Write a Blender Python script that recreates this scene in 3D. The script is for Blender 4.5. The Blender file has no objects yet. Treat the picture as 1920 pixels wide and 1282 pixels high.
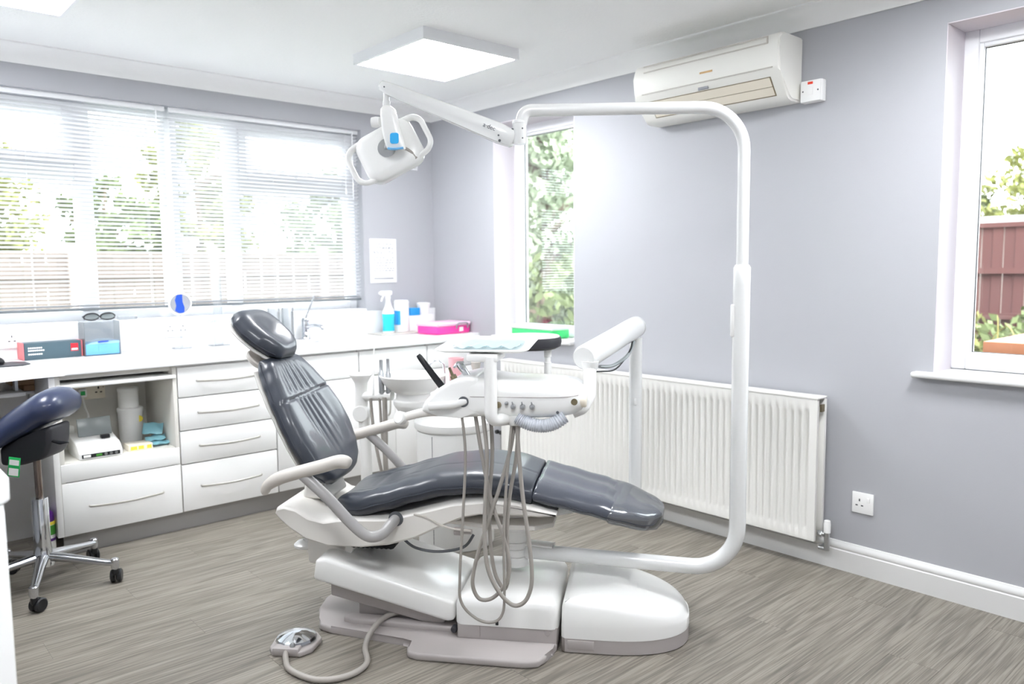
import bpy, bmesh, math, random
from mathutils import Vector, Matrix, Euler

random.seed(7)
SC = bpy.context.scene
COL = SC.collection
PI = math.pi

# ------------------------------------------------------------------ camera
cam_data = bpy.data.cameras.new('camera')
cam = bpy.data.objects.new('camera', cam_data)
COL.objects.link(cam)
F_ = Vector((0.66267589, 0.74302624, -0.09366251))
R_ = Vector((0.74567414, -0.66624224, -0.00955765))
U_ = Vector((0.06950351, 0.06350809, 0.99555813))
cam.matrix_world = Matrix(((R_.x, U_.x, -F_.x, -3.1086), (R_.y, U_.y, -F_.y, -4.2716), (R_.z, U_.z, -F_.z, 1.256), (0, 0, 0, 1)))
cam_data.sensor_width = 36.0
cam_data.lens = 1459.5444 / 1920 * 36.0
cam_data.clip_start = 0.05
cam_data.clip_end = 200
cam_data.dof.use_dof = True
cam_data.dof.focus_distance = 2.6
cam_data.dof.aperture_fstop = 2.4
SC.camera = cam

# ------------------------------------------------------------------ sky: even overcast white
world = bpy.data.worlds.new('overcast_sky')
SC.world = world
world.use_nodes = True
bg = world.node_tree.nodes['Background']
bg.inputs['Color'].default_value = (0.90, 0.95, 1.0, 1)
bg.inputs['Strength'].default_value = 7.6

SC.view_settings.view_transform = 'Standard'
SC.view_settings.look = 'None'
SC.view_settings.gamma = 1.0
SC.view_settings.use_curve_mapping = False
SC.view_settings.exposure = 0.43
PANEL_STRENGTH = 30.0
SC.cycles.use_denoising = True
SC.cycles.adaptive_threshold = 0.02
SC.cycles.max_bounces = 12
SC.cycles.diffuse_bounces = 6
SC.cycles.transparent_max_bounces = 24
SC.cycles.caustics_reflective = False
SC.cycles.caustics_refractive = False
SC.cycles.sample_clamp_indirect = 8.0


def portal(name, loc, rot, sx, sy):
    l = bpy.data.lights.new(name, 'AREA')
    l.shape = 'RECTANGLE'
    l.size, l.size_y = sx, sy
    l.cycles.is_portal = True
    o = bpy.data.objects.new(name, l)
    o.location = loc
    o.rotation_euler = rot
    COL.objects.link(o)


portal('window_portal', (-1.75, 0.22, 1.57), (-PI / 2, 0, 0), 2.46, 1.1)
portal('window_portal', (0.235, -0.97, 1.49), (0, PI / 2, 0), 1.27, 0.67)
portal('window_portal', (0.235, -3.75, 1.49), (0, PI / 2, 0), 1.27, 1.18)


# ------------------------------------------------------------------ materials
def lin(c):
    if isinstance(c, str):
        c = [int(c[i:i + 2], 16) / 255 for i in (0, 2, 4)]
    return tuple((x / 12.92 if x <= 0.04045 else ((x + 0.055) / 1.055) ** 2.4) for x in c) + (1.0,)


def mat(name, col, rough=0.5, metal=0.0, coat=0.0, bump=0.0, bscale=200.0, var=0.0, vscale=8.0, spec=0.5, sheen=0.0):
    m = bpy.data.materials.new(name)
    m.use_nodes = True
    nt = m.node_tree
    b = nt.nodes['Principled BSDF']
    c = lin(col)
    b.inputs['Base Color'].default_value = c
    b.inputs['Roughness'].default_value = rough
    b.inputs['Metallic'].default_value = metal
    b.inputs['Specular IOR Level'].default_value = spec
    b.inputs['Coat Weight'].default_value = coat
    b.inputs['Coat Roughness'].default_value = 0.08
    tc = nt.nodes.new('ShaderNodeTexCoord')
    if var > 0:
        n = nt.nodes.new('ShaderNodeTexNoise')
        n.inputs['Scale'].default_value = vscale
        n.inputs['Detail'].default_value = 5
        nt.links.new(tc.outputs['Object'], n.inputs['Vector'])
        mx = nt.nodes.new('ShaderNodeMix')
        mx.data_type = 'RGBA'
        mx.inputs['A'].default_value = tuple(x * (1 - var) for x in c[:3]) + (1,)
        mx.inputs['B'].default_value = tuple(min(1, x * (1 + var * .5)) for x in c[:3]) + (1,)
        nt.links.new(n.outputs['Fac'], mx.inputs['Factor'])
        nt.links.new(mx.outputs['Result'], b.inputs['Base Color'])
    if bump > 0:
        n = nt.nodes.new('ShaderNodeTexNoise')
        n.inputs['Scale'].default_value = bscale
        n.inputs['Detail'].default_value = 3
        nt.links.new(tc.outputs['Object'], n.inputs['Vector'])
        bp = nt.nodes.new('ShaderNodeBump')
        bp.inputs['Strength'].default_value = bump
        bp.inputs['Distance'].default_value = 0.003
        nt.links.new(n.outputs['Fac'], bp.inputs['Height'])
        nt.links.new(bp.outputs['Normal'], b.inputs['Normal'])
    return m


def emit(name, col, s):
    m = bpy.data.materials.new(name)
    m.use_nodes = True
    nt = m.node_tree
    nt.nodes.clear()
    e = nt.nodes.new('ShaderNodeEmission')
    e.inputs['Color'].default_value = lin(col)
    e.inputs['Strength'].default_value = s
    o = nt.nodes.new('ShaderNodeOutputMaterial')
    nt.links.new(e.outputs[0], o.inputs[0])
    return m


def clear(name, tint='ffffff', gloss=0.08, rough=0.02, body=None, body_fac=0.0):
    """thin clear sheet: see-through with a fresnel sheen, optionally some body colour"""
    m = bpy.data.materials.new(name)
    m.use_nodes = True
    nt = m.node_tree
    nt.nodes.clear()
    t = nt.nodes.new('ShaderNodeBsdfTransparent')
    t.inputs['Color'].default_value = lin(tint)
    g = nt.nodes.new('ShaderNodeBsdfGlossy')
    g.inputs['Roughness'].default_value = rough
    lw = nt.nodes.new('ShaderNodeLayerWeight')
    lw.inputs['Blend'].default_value = 0.25
    ma = nt.nodes.new('ShaderNodeMath')
    ma.operation = 'MULTIPLY_ADD'
    ma.inputs[1].default_value = 0.75
    ma.inputs[2].default_value = gloss
    nt.links.new(lw.outputs['Fresnel'], ma.inputs[0])
    mx = nt.nodes.new('ShaderNodeMixShader')
    nt.links.new(ma.outputs[0], mx.inputs['Fac'])
    nt.links.new(t.outputs[0], mx.inputs[1])
    nt.links.new(g.outputs[0], mx.inputs[2])
    last = mx
    if body:
        d = nt.nodes.new('ShaderNodeBsdfDiffuse')
        d.inputs['Color'].default_value = lin(body)
        m2 = nt.nodes.new('ShaderNodeMixShader')
        m2.inputs['Fac'].default_value = body_fac
        nt.links.new(mx.outputs[0], m2.inputs[1])
        nt.links.new(d.outputs[0], m2.inputs[2])
        last = m2
    o = nt.nodes.new('ShaderNodeOutputMaterial')
    nt.links.new(last.outputs[0], o.inputs[0])
    return m


def floor_material():
    m = bpy.data.materials.new('grey_oak_floor')
    m.use_nodes = True
    nt = m.node_tree
    N, L = nt.nodes.new, nt.links.new
    b = nt.nodes['Principled BSDF']
    tc = N('ShaderNodeTexCoord')
    oi = N('ShaderNodeObjectInfo')
    vm = N('ShaderNodeVectorMath')
    vm.operation = 'SCALE'
    vm.inputs['Scale'].default_value = 37.0
    cb = N('ShaderNodeCombineXYZ')
    L(oi.outputs['Random'], cb.inputs['X'])
    L(oi.outputs['Random'], cb.inputs['Y'])
    L(oi.outputs['Random'], cb.inputs['Z'])
    L(cb.outputs[0], vm.inputs[0])
    ad = N('ShaderNodeVectorMath')
    ad.operation = 'ADD'
    L(tc.outputs['Object'], ad.inputs[0])
    L(vm.outputs[0], ad.inputs[1])
    # cathedral figure: rings of a long stretched field
    mp = N('ShaderNodeMapping')
    mp.inputs['Scale'].default_value = (0.6, 10, 1)
    L(ad.outputs[0], mp.inputs['Vector'])
    n1 = N('ShaderNodeTexNoise')
    n1.inputs['Scale'].default_value = 1.3
    n1.inputs['Detail'].default_value = 2.5
    n1.inputs['Roughness'].default_value = 0.45
    L(mp.outputs[0], n1.inputs['Vector'])
    mu = N('ShaderNodeMath')
    mu.operation = 'MULTIPLY'
    mu.inputs[1].default_value = 22.0
    L(n1.outputs['Fac'], mu.inputs[0])
    fr = N('ShaderNodeMath')
    fr.operation = 'PINGPONG'
    fr.inputs[1].default_value = 1.0
    L(mu.outputs[0], fr.inputs[0])
    # fine streaks
    mp2 = N('ShaderNodeMapping')
    mp2.inputs['Scale'].default_value = (4, 230, 1)
    L(ad.outputs[0], mp2.inputs['Vector'])
    n2 = N('ShaderNodeTexNoise')
    n2.inputs['Scale'].default_value = 1.0
    n2.inputs['Detail'].default_value = 5
    n2.inputs['Roughness'].default_value = 0.65
    L(mp2.outputs[0], n2.inputs['Vector'])
    mp3 = N('ShaderNodeMapping')
    mp3.inputs['Scale'].default_value = (0.9, 16, 1)
    L(ad.outputs[0], mp3.inputs['Vector'])
    n3 = N('ShaderNodeTexNoise')
    n3.inputs['Scale'].default_value = 1.2
    n3.inputs['Detail'].default_value = 4
    L(mp3.outputs[0], n3.inputs['Vector'])
    a1 = N('ShaderNodeMath')
    a1.operation = 'MULTIPLY_ADD'
    a1.inputs[1].default_value = 0.19
    L(fr.outputs[0], a1.inputs[0])
    s2 = N('ShaderNodeMath')
    s2.operation = 'MULTIPLY_ADD'
    s2.inputs[1].default_value = 1.05
    L(n2.outputs['Fac'], s2.inputs[0])
    s3 = N('ShaderNodeMath')
    s3.operation = 'MULTIPLY'
    s3.inputs[1].default_value = 0.38
    L(n3.outputs['Fac'], s3.inputs[0])
    L(s3.outputs[0], s2.inputs[2])
    L(s2.outputs[0], a1.inputs[2])
    rp = N('ShaderNodeValToRGB')
    e = rp.color_ramp.elements
    e[0].position = 0.52
    e[0].color = lin('5a564e')
    e[1].position = 0.96
    e[1].color = lin('918b81')
    mid = e.new(0.76)
    mid.color = lin('767068')
    L(a1.outputs[0], rp.inputs['Fac'])
    L(rp.outputs['Color'], b.inputs['Base Color'])
    b.inputs['Roughness'].default_value = 0.42
    b.inputs['Specular IOR Level'].default_value = 0.4
    bp = N('ShaderNodeBump')
    bp.inputs['Strength'].default_value = 0.12
    bp.inputs['Distance'].default_value = 0.001
    L(n2.outputs['Fac'], bp.inputs['Height'])
    L(bp.outputs['Normal'], b.inputs['Normal'])
    return m


M = {}
M['wall'] = mat('lavender_grey_paint', 'afb0b5', 0.75, bump=0.08, bscale=120, var=0.02, vscale=3)
M['reveal'] = mat('pale_reveal_paint', 'd8d2d8', 0.7)
M['ceiling'] = mat('stippled_ceiling_paint', 'f8f8f7', 0.85, bump=0.5, bscale=85)
M['cove'] = mat('coving_paint', 'f8f8f7', 0.7)
M['upvc'] = mat('white_upvc', 'f4f5f7', 0.3)
M['trimw'] = mat('gloss_white_trim', 'dcdcdb', 0.35, var=0.05, vscale=5)
M['floor'] = floor_material()
M['subfloor'] = mat('subfloor', '77716a', 0.8)
M['white'] = mat('white_plastic', 'e8e8e6', 0.28, coat=0.25)
M['arm'] = mat('white_enamel', 'dfe0df', 0.22, coat=0.4)
M['cabinet'] = mat('white_laminate', 'f5f5f4', 0.38)
M['worktop'] = mat('white_worktop', 'f3f3f4', 0.3)
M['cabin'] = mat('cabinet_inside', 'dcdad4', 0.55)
M['radiator'] = mat('radiator_enamel', 'e6e5e1', 0.35)
M['beige'] = mat('warm_white_shell', 'e2dfda', 0.35)
M['greybase'] = mat('warm_grey_plastic', 'aaa4a2', 0.4)
M['armpad'] = mat('light_grey_pad', 'c4bfb8', 0.45)
M['armtube'] = mat('silver_grey_tube', 'a5a3a2', 0.3)
M['corr'] = mat('pale_grey_corrugated', 'c3c7ce', 0.4)
M['hose'] = mat('grey_hose', '9b9690', 0.45)
M['leather'] = mat('slate_leather', '343943', 0.38, coat=0.2, bump=0.10, bscale=260, var=0.06, vscale=14)
M['leather_dk'] = mat('slate_leather_side', '3d424f', 0.36, coat=0.12)
M['leather_sheen'] = mat('slate_leather_painted_sheen', '4c505a', 0.25, coat=0.3, var=0.12, vscale=22)  # paler base colour paints in the window sheen on the leg cushion
M['thread'] = mat('seam_thread', '2e323c', 0.6)
M['navy'] = mat('navy_vinyl', '2b3450', 0.32, coat=0.15)
M['black'] = mat('black_plastic', '15161a', 0.35)
M['charcoal'] = mat('charcoal_plastic', '2b2b31', 0.5)
M['handle'] = mat('satin_handle', 'b9b6b0', 0.35, metal=0.3)
M['plinth'] = mat('brushed_plinth', 'a3a2a1', 0.4, metal=0.25)
M['chrome'] = mat('chrome', 'dfe2e6', 0.08, metal=1)
M['steel'] = mat('brushed_steel', 'b9bbbd', 0.32, metal=1)
M['alu'] = mat('polished_aluminium', 'c8cace', 0.2, metal=1)
M['bronze'] = mat('gas_strut', '8c7f78', 0.25, metal=1)
M['dark'] = mat('dark_void', '17181a', 0.8)
M['gasket'] = mat('grey_gasket', '55585c', 0.6)
M['brass'] = mat('dull_brass', '8c8168', 0.4, metal=0.8)
M['blue'] = mat('bright_blue_print', '2b9be0', 0.35)
M['touch'] = mat('cyan_blue_pad', '2aa6e4', 0.4)
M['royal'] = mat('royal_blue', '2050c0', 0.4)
M['cyan'] = mat('cyan_liquid', '2cc7dc', 0.25)
M['pink'] = mat('hot_pink_plastic', 'f0409f', 0.3)
M['pinklid'] = mat('pale_pink_lid', 'f7c9e2', 0.3)
M['green'] = mat('bright_green_plastic', '3fdc7c', 0.3)
M['greenlid'] = mat('pale_green_lid', 'e6faee', 0.3)
M['teal'] = mat('dark_teal_card', '465c66', 0.5)
M['salmon'] = mat('salmon_card', 'd9787c', 0.55)
M['red'] = mat('red_print', 'e02434', 0.45)
M['paper'] = mat('white_paper', 'f5f5f4', 0.7)
M['ink'] = mat('grey_ink', '9a9ca2', 0.7)
M['inkdk'] = mat('dark_ink', '4a4c55', 0.7)
M['skyblue'] = mat('sky_blue_plastic', '6fb2e2', 0.3)
M['paleblue'] = mat('pale_blue_plastic', 'a9d4f0', 0.3)
M['pouch'] = mat('blue_pouch', '8cc4d2', 0.3)
M['yellow'] = mat('yellow_print', 'e8d64a', 0.5)
M['cream'] = mat('aged_cream', 'ece4d4', 0.4)
M['acwhite'] = mat('ac_white', 'f0efe9', 0.35)
M['tan'] = mat('tan_print', 'd9b47a', 0.5)
M['card'] = mat('brown_card', 'b79673', 0.7, var=.1)
M['purple'] = mat('purple_plastic', '5c2a86', 0.35)
M['leaf'] = mat('leaf_green_print', '4c9a3c', 0.4)
M['ltgreen'] = mat('green_tag', '1fae5a', 0.5)
M['redlamp'] = mat('neon_indicator', 'ee4a30', 0.3)
M['peach'] = mat('pink_cup', 'f4bcc2', 0.4)
M['greyflap'] = mat('smoky_grey_plastic', '8e9596', 0.25)
M['mirrorgrey'] = mat('mirror_surface', 'c9ccd6', 0.25, metal=0.6)
M['glass'] = clear('window_glass', 'fbfdfc', 0.03, 0.0)
M['clearpl'] = clear('clear_plastic', 'f4f6f8', 0.06, 0.05, 'eef2f4', 0.12)
M['sleeve'] = clear('clear_sleeve', 'f0f2f4', 0.10, 0.09, 'c9ccd2', 0.10)
M['pouchclear'] = clear('blue_film', 'eef7f9', 0.03, 0.25, 'dff0f4', 0.55)
M['raildark'] = mat('grey_rail', '6f7478', 0.4)
M['slat'] = mat('white_slat', 'edeef0', 0.45)
M['panel_light'] = emit('light_diffuser', 'fafcff', PANEL_STRENGTH)
M['grass'] = mat('lawn', '8f9487', 0.9, var=.3, vscale=3)
M['fence'] = mat('red_brown_fence', '5a3430', 0.8, var=.15, vscale=5)
M['fencegrey'] = mat('weathered_fence', '7a6e68', 0.8, var=.15, vscale=5)
M['post'] = mat('concrete_post', '9c8f88', 0.8)
M['pine'] = mat('orange_pine', '9c5c34', 0.5, var=.2, vscale=9)
M['roofw'] = mat('pale_roof', 'b4b6b8', 0.6)
M['bark'] = mat('bark', '6a5a4a', 0.9)
M['fol1'] = mat('foliage_yellow_green', '84864a', 0.8, var=.3, vscale=2)
M['fol2'] = mat('foliage_green', '6c774b', 0.8, var=.3, vscale=2)
M['fol3'] = mat('foliage_conifer', 'a0aa90', 0.8, var=.3, vscale=2)
M['reed'] = mat('reed', '8f8448', 0.7, var=.2)


# ------------------------------------------------------------------ mesh helpers
def box(bm, x0, x1, y0, y1, z0, z1, bev=0.0, mtx=None, seg=2):
    r = bmesh.ops.create_cube(bm, size=1.0)
    vs = r['verts']
    for v in vs:
        v.co = Vector(((x0 + x1) / 2 + v.co.x * (x1 - x0), (y0 + y1) / 2 + v.co.y * (y1 - y0), (z0 + z1) / 2 + v.co.z * (z1 - z0)))
    if bev > 0:
        es = list({e for v in vs for e in v.link_edges})
        rr = bmesh.ops.bevel(bm, geom=es, offset=bev, segments=seg, affect='EDGES', profile=0.5, clamp_overlap=True)
        vs = list({v for f in rr['faces'] for v in f.verts} | {v for v in vs if v.is_valid})
    if mtx is not None:
        for v in vs:
            v.co = mtx @ v.co
    return vs


def loft(bm, rings, cap=True, closed=True):
    vr = [[bm.verts.new(Vector(p)) for p in r] for r in rings]
    n = len(vr[0])
    for a, b in zip(vr, vr[1:]):
        rng = range(n) if closed else range(n - 1)
        for i in rng:
            j = (i + 1) % n
            try:
                bm.faces.new((a[i], a[j], b[j], b[i]))
            except ValueError:
                pass
    if cap and closed:
        for r, rev in ((vr[0], True), (vr[-1], False)):
            try:
                bm.faces.new(list(reversed(r)) if rev else r)
            except ValueError:
                pass
    return vr


def catmull(pts, n=6, closed=False):
    P = [Vector(p) for p in pts]
    out = []
    m = len(P)
    for i in range(m if closed else m - 1):
        if closed:
            p0, p1, p2, p3 = P[i - 1], P[i], P[(i + 1) % m], P[(i + 2) % m]
        else:
            p0, p1, p2, p3 = P[max(i - 1, 0)], P[i], P[i + 1], P[min(i + 2, m - 1)]
        for k in range(n):
            t = k / n
            out.append(0.5 * ((2 * p1) + (p2 - p0) * t + (2 * p0 - 5 * p1 + 4 * p2 - p3) * t * t + (3 * p1 - p0 - 3 * p2 + p3) * t ** 3))
    if not closed:
        out.append(P[-1])
    return out


def fillet(pts, rad, n=8):
    """polyline with rounded corners"""
    P = [Vector(p) for p in pts]
    out = [P[0]]
    for i in range(1, len(P) - 1):
        a = (P[i - 1] - P[i])
        b = (P[i + 1] - P[i])
        r = rad if not isinstance(rad, (list, tuple)) else rad[i - 1]
        an = a.angle(b)
        d = min(r / math.tan(an / 2), a.length * .95, b.length * .95)
        s, e = P[i] + a.normalized() * d, P[i] + b.normalized() * d
        for k in range(n + 1):
            t = k / n
            out.append((1 - t) ** 2 * s + 2 * t * (1 - t) * P[i] + t * t * e) if n < 4 else None
        if n >= 4:
            cdir = (a.normalized() + b.normalized())
            rr = d * math.tan(an / 2)
            c = P[i] + cdir.normalized() * (rr / math.sin(an / 2))
            v0, v1 = s - c, e - c
            ax = v0.cross(v1)
            tot = v0.angle(v1)
            if ax.length < 1e-9:
                out += [s, e]
            else:
                for k in range(n + 1):
                    out.append(c + Matrix.Rotation(tot * k / n, 3, ax) @ v0)
    out.append(P[-1])
    return out


def tube(bm, pts, r, seg=14, cap=True, sq=None):
    """sweep; r number or list; sq=(a,b) elliptical factors"""
    P = [Vector(p) for p in pts]
    n = len(P)
    rs = r if isinstance(r, (list, tuple)) else [r] * n
    T = []
    for i in range(n):
        d = (P[min(i + 1, n - 1)] - P[max(i - 1, 0)])
        T.append(d.normalized() if d.length > 1e-9 else Vector((0, 0, 1)))
    ref = Vector((0, 0, 1)) if abs(T[0].z) < 0.9 else Vector((0, 1, 0))
    nr = (ref - T[0] * ref.dot(T[0])).normalized()
    rings = []
    for i in range(n):
        if i:
            q = T[i - 1].rotation_difference(T[i])
            nr = q @ nr
            nr = (nr - T[i] * nr.dot(T[i])).normalized()
        bi = T[i].cross(nr)
        a, b = (sq if sq else (1, 1))
        rings.append([P[i] + rs[i] * (math.cos(2 * PI * k / seg) * nr * a + math.sin(2 * PI * k / seg) * bi * b) for k in range(seg)])
    return loft(bm, rings, cap)


def lathe(bm, prof, seg=24, mtx=None):
    rings = []
    for (r, z) in prof:
        rr = max(r, 1e-4)
        ring = [Vector((rr * math.cos(2 * PI * k / seg), rr * math.sin(2 * PI * k / seg), z)) for k in range(seg)]
        if mtx is not None:
            ring = [mtx @ p for p in ring]
        rings.append(ring)
    return loft(bm, rings, True)


def prism(bm, poly, h0, h1, f, bev=0.0):
    """poly of (a,b); f(a,b,h)->xyz"""
    a = [bm.verts.new(Vector(f(p[0], p[1], h0))) for p in poly]
    b = [bm.verts.new(Vector(f(p[0], p[1], h1))) for p in poly]
    n = len(poly)
    for i in range(n):
        j = (i + 1) % n
        bm.faces.new((a[i], a[j], b[j], b[i]))
    bm.faces.new(list(reversed(a)))
    bm.faces.new(b)
    if bev > 0:
        es = list({e for v in a + b for e in v.link_edges})
        bmesh.ops.bevel(bm, geom=es, offset=bev, segments=3, affect='EDGES', profile=0.5, clamp_overlap=True)


def pillow(bm, curve, w, tf, tb, ns=36, nt=30, extra=None, me=8, se=8, sdense=True):
    """upholstered pad: curve(s)->(u,z), normal to the left of travel; w(s) half width; front/back thickness"""
    def samp(n):
        return [0.5 - 0.5 * math.cos(PI * (i / n)) for i in range(n + 1)]
    S = samp(ns)
    Tt = [2 * x - 1 for x in samp(nt)]
    def frame(s):
        e = 1e-3
        a, b = curve(max(0, s - e)), curve(min(1, s + e))
        d = Vector((b[0] - a[0], b[1] - a[1])).normalized()
        return curve(s), Vector((-d.y, d.x))
    fr, bk = [], []
    for s in S:
        (cu, cz), n = frame(s)
        ws = w(s)
        rf, rb = [], []
        sx = se if not isinstance(se, tuple) else (se[0] if s < .5 else se[1])
        es = max(0.0, 1 - abs(2 * s - 1) ** sx) ** 0.5
        for t in Tt:
            g = max(0.0, 1 - abs(t) ** me) ** 0.5 * es
            ex = extra(s, t) * g if extra else 0
            of, ob = tf * g + ex, -tb * g
            rf.append(bm.verts.new((cu + n.x * of, ws * t, cz + n.y * of)))
            if g < 1e-6:
                rb.append(rf[-1])
            else:
                rb.append(bm.verts.new((cu + n.x * ob, ws * t, cz + n.y * ob)))
        fr.append(rf)
        bk.append(rb)
    for i in range(len(S) - 1):
        for j in range(len(Tt) - 1):
            for g, rev in ((fr, False), (bk, True)):
                q = [g[i][j], g[i + 1][j], g[i + 1][j + 1], g[i][j + 1]]
                q2 = []
                for v in q:
                    if v not in q2:
                        q2.append(v)
                if len(q2) > 2:
                    try:
                        bm.faces.new(q2 if rev else list(reversed(q2)))
                    except ValueError:
                        pass


def interp(tab):
    """smooth piecewise interpolation of [(x,y..)]"""
    def f(x):
        if x <= tab[0][0]:
            return tab[0][1]
        for (a, b) in zip(tab, tab[1:]):
            if x <= b[0]:
                t = (x - a[0]) / (b[0] - a[0])
                t = t * t * (3 - 2 * t) * 0.5 + t * 0.5
                return a[1] + (b[1] - a[1]) * t
        return tab[-1][1]
    return f


def nb():
    return bmesh.new()


def fin(name, bm, m, parent=None, smooth=True, ang=40, loc=None):
    bmesh.ops.recalc_face_normals(bm, faces=bm.faces)
    me = bpy.data.meshes.new(name)
    bm.to_mesh(me)
    bm.free()
    me.materials.append(M[m] if isinstance(m, str) else m)
    if smooth:
        me.shade_smooth()
        me.set_sharp_from_angle(angle=math.radians(ang))
    o = bpy.data.objects.new(name, me)
    COL.objects.link(o)
    if parent:
        o.parent = parent
    if loc:
        o.location = loc
    return o


def tag(o, label, cat, group=None, kind=None):
    if label:
        o['label'] = label
    if cat:
        o['category'] = cat
    if group:
        o['group'] = group
    if kind:
        o['kind'] = kind
    return o


def thing(name, label, cat, loc=(0, 0, 0), rz=0.0, group=None):
    o = bpy.data.objects.new(name, None)
    o.empty_display_size = 0.05
    COL.objects.link(o)
    o.location = loc
    o.rotation_euler = (0, 0, rz)
    return tag(o, label, cat, group)


def struct(o):
    o['kind'] = 'structure'
    return o


def P(name, parent, m, *boxes, bev=0.0, smooth=True):
    """one part made of axis-aligned boxes"""
    bm = nb()
    for b in boxes:
        box(bm, *b, bev=bev)
    return fin(name, bm, m, parent, smooth)


def cp(o, parent=None, loc=None):
    c = o.copy()
    COL.objects.link(c)
    if parent is not None:
        c.parent = parent
    if loc is not None:
        c.location = loc
    return c


def text_mesh(s, size):
    cu = bpy.data.curves.new('lettering', 'FONT')
    cu.body = s
    cu.size = size
    cu.extrude = 0.0003
    cu.align_x = 'CENTER'
    cu.align_y = 'CENTER'
    t = bpy.data.objects.new('lettering', cu)
    COL.objects.link(t)
    bpy.context.view_layer.update()
    dg = bpy.context.evaluated_depsgraph_get()
    me = bpy.data.meshes.new_from_object(t.evaluated_get(dg))
    bpy.data.objects.remove(t)
    return me


def lettering(s, size, m, parent, mtx):
    me = text_mesh(s, size)
    me.materials.clear()
    me.materials.append(M[m])
    o = bpy.data.objects.new('lettering', me)
    COL.objects.link(o)
    o.parent = parent
    o.matrix_local = mtx
    return o

# ================================================================== ROOM SHELL
XL, YR, ZC = -3.45, -5.4, 2.30      # left wall, rear wall, ceiling
T = 0.26                            # wall thickness
# floor of narrow vinyl planks laid along x
floor = struct(P('floor', None, 'subfloor', (XL, 0.0, YR, 0.0, -0.12, -0.004)))
PW, PLN = 0.152, 1.22
pm = bpy.data.meshes.new('plank')
bm = nb()
box(bm, 0, PLN - 0.0007, 0, PW - 0.0006, -0.004, 0.0)
bm.to_mesh(pm)
bm.free()
pm.materials.append(M['floor'])
row = 0
y = YR
while y < -0.01:
    off = (row * 0.437) % PLN
    x = XL - off
    while x < 0:
        x0, x1 = max(x, XL), min(x + PLN, 0.0)
        if x1 - x0 > 0.03:
            if x0 == x and x1 == x + PLN and y + PW <= 0:
                me = pm
            else:
                bm = nb()
                box(bm, 0, x1 - x0 - 0.0007, 0, min(PW, -y) - 0.0006, -0.004, 0.0)
                me = bpy.data.meshes.new('plank')
                bm.to_mesh(me)
                bm.free()
                me.materials.append(M['floor'])
            o = bpy.data.objects.new('plank', me)
            COL.objects.link(o)
            o.parent = floor
            o.location = (x0, y, 0)
        x += PLN
    y += PW
    row += 1

struct(P('ceiling', None, 'ceiling', (XL - T, T, YR - T, T, ZC, ZC + 0.1)))
# back wall with its wide window opening
WX0, WX1, WZ0, WZ1 = -2.98, -0.53, 1.012, 2.12
struct(P('wall_back', None, 'wall', (XL - T, WX0, 0, T, -0.1, ZC), (WX1, T, 0, T, -0.1, ZC), (WX0, WX1, 0, T, -0.1, WZ0), (WX0, WX1, 0, T, WZ1, ZC)))
# right wall with two openings
A0, A1, B0, B1, RZ0, RZ1 = -1.305, -0.632, -4.34, -3.16, 0.85, 2.123
struct(P('wall_right', None, 'wall', (0, T, A1, 0, -0.1, ZC), (0, T, B1, A0, -0.1, ZC), (0, T, YR, B0, -0.1, ZC),
         (0, T, A0, A1, -0.1, RZ0), (0, T, A0, A1, RZ1, ZC), (0, T, B0, B1, -0.1, RZ0), (0, T, B0, B1, RZ1, ZC)))
struct(P('wall_left', None, 'wall', (XL - T, XL, YR, 0, -0.1, ZC)))
struct(P('wall_rear', None, 'wall', (XL - T, T, YR - T, YR, -0.1, ZC)))

# coving: concave quarter profile with a small fillet line
def coving(name, p0, p1, inn):
    bm = nb()
    prof = [(0.0, -0.078), (0.005, -0.080)]
    for k in range(9):
        a = PI / 2 * k / 8
        prof.append((0.008 + 0.072 * (1 - math.cos(a)), -0.078 + 0.070 * math.sin(a)))
    prof += [(0.083, -0.006), (0.083, 0.0), (0.0, 0.0)]
    rings = []
    for p, ext in ((p0, -1), (p1, 1)):
        rings.append([Vector((p[0] + inn[0] * a, p[1] + inn[1] * a, ZC + b)) for a, b in prof])
    loft(bm, rings)
    return struct(fin(name, bm, 'cove', None, True, 50))

coving('trim_1', (XL, 0, 0), (0, 0, 0), (0, -1))
coving('trim_2', (0, 0, 0), (0, YR, 0), (-1, 0))
coving('trim_3', (XL, YR, 0), (XL, 0, 0), (1, 0))

# skirting: torus profile
def skirting(name, p0, p1, inn):
    prof = [(0, 0), (0.020, 0), (0.020, 0.082), (0.015, 0.086), (0.017, 0.090), (0.018, 0.096), (0.015, 0.105), (0.010, 0.110), (0.006, 0.117), (0, 0.118)]
    bm = nb()
    loft(bm, [[Vector((p[0] + inn[0] * a, p[1] + inn[1] * a, b)) for a, b in prof] for p in (p0, p1)])
    return struct(fin(name, bm, 'trimw', None, True, 30))

skirting('baseboard_right', (0, -0.49, 0), (0, YR, 0), (-1, 0))
skirting('baseboard_rear', (0, YR, 0), (XL, YR, 0), (0, 1))

# ------------------------------------------------------------------ windows
def opening_bars(bm, rects, d0, d1, axis, bev=0.006):
    for (a0, a1, z0, z1) in rects:
        if axis == 'x':
            box(bm, a0, a1, d0, d1, z0, z1, bev=bev)
        else:
            box(bm, d0, d1, a0, a1, z0, z1, bev=bev)

def ring(a0, a1, z0, z1, w):
    return [(a0, a0 + w, z0, z1), (a1 - w, a1, z0, z1), (a0 + w, a1 - w, z0, z0 + w), (a0 + w, a1 - w, z1 - w, z1)]

def pane(parent, axis, d, a0, a1, z0, z1, name='pane'):
    bm = nb()
    opening_bars(bm, [(a0, a1, z0, z1)], d - 0.003, d + 0.003, axis, 0)
    return fin(name, bm, 'glass', parent, False)

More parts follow.
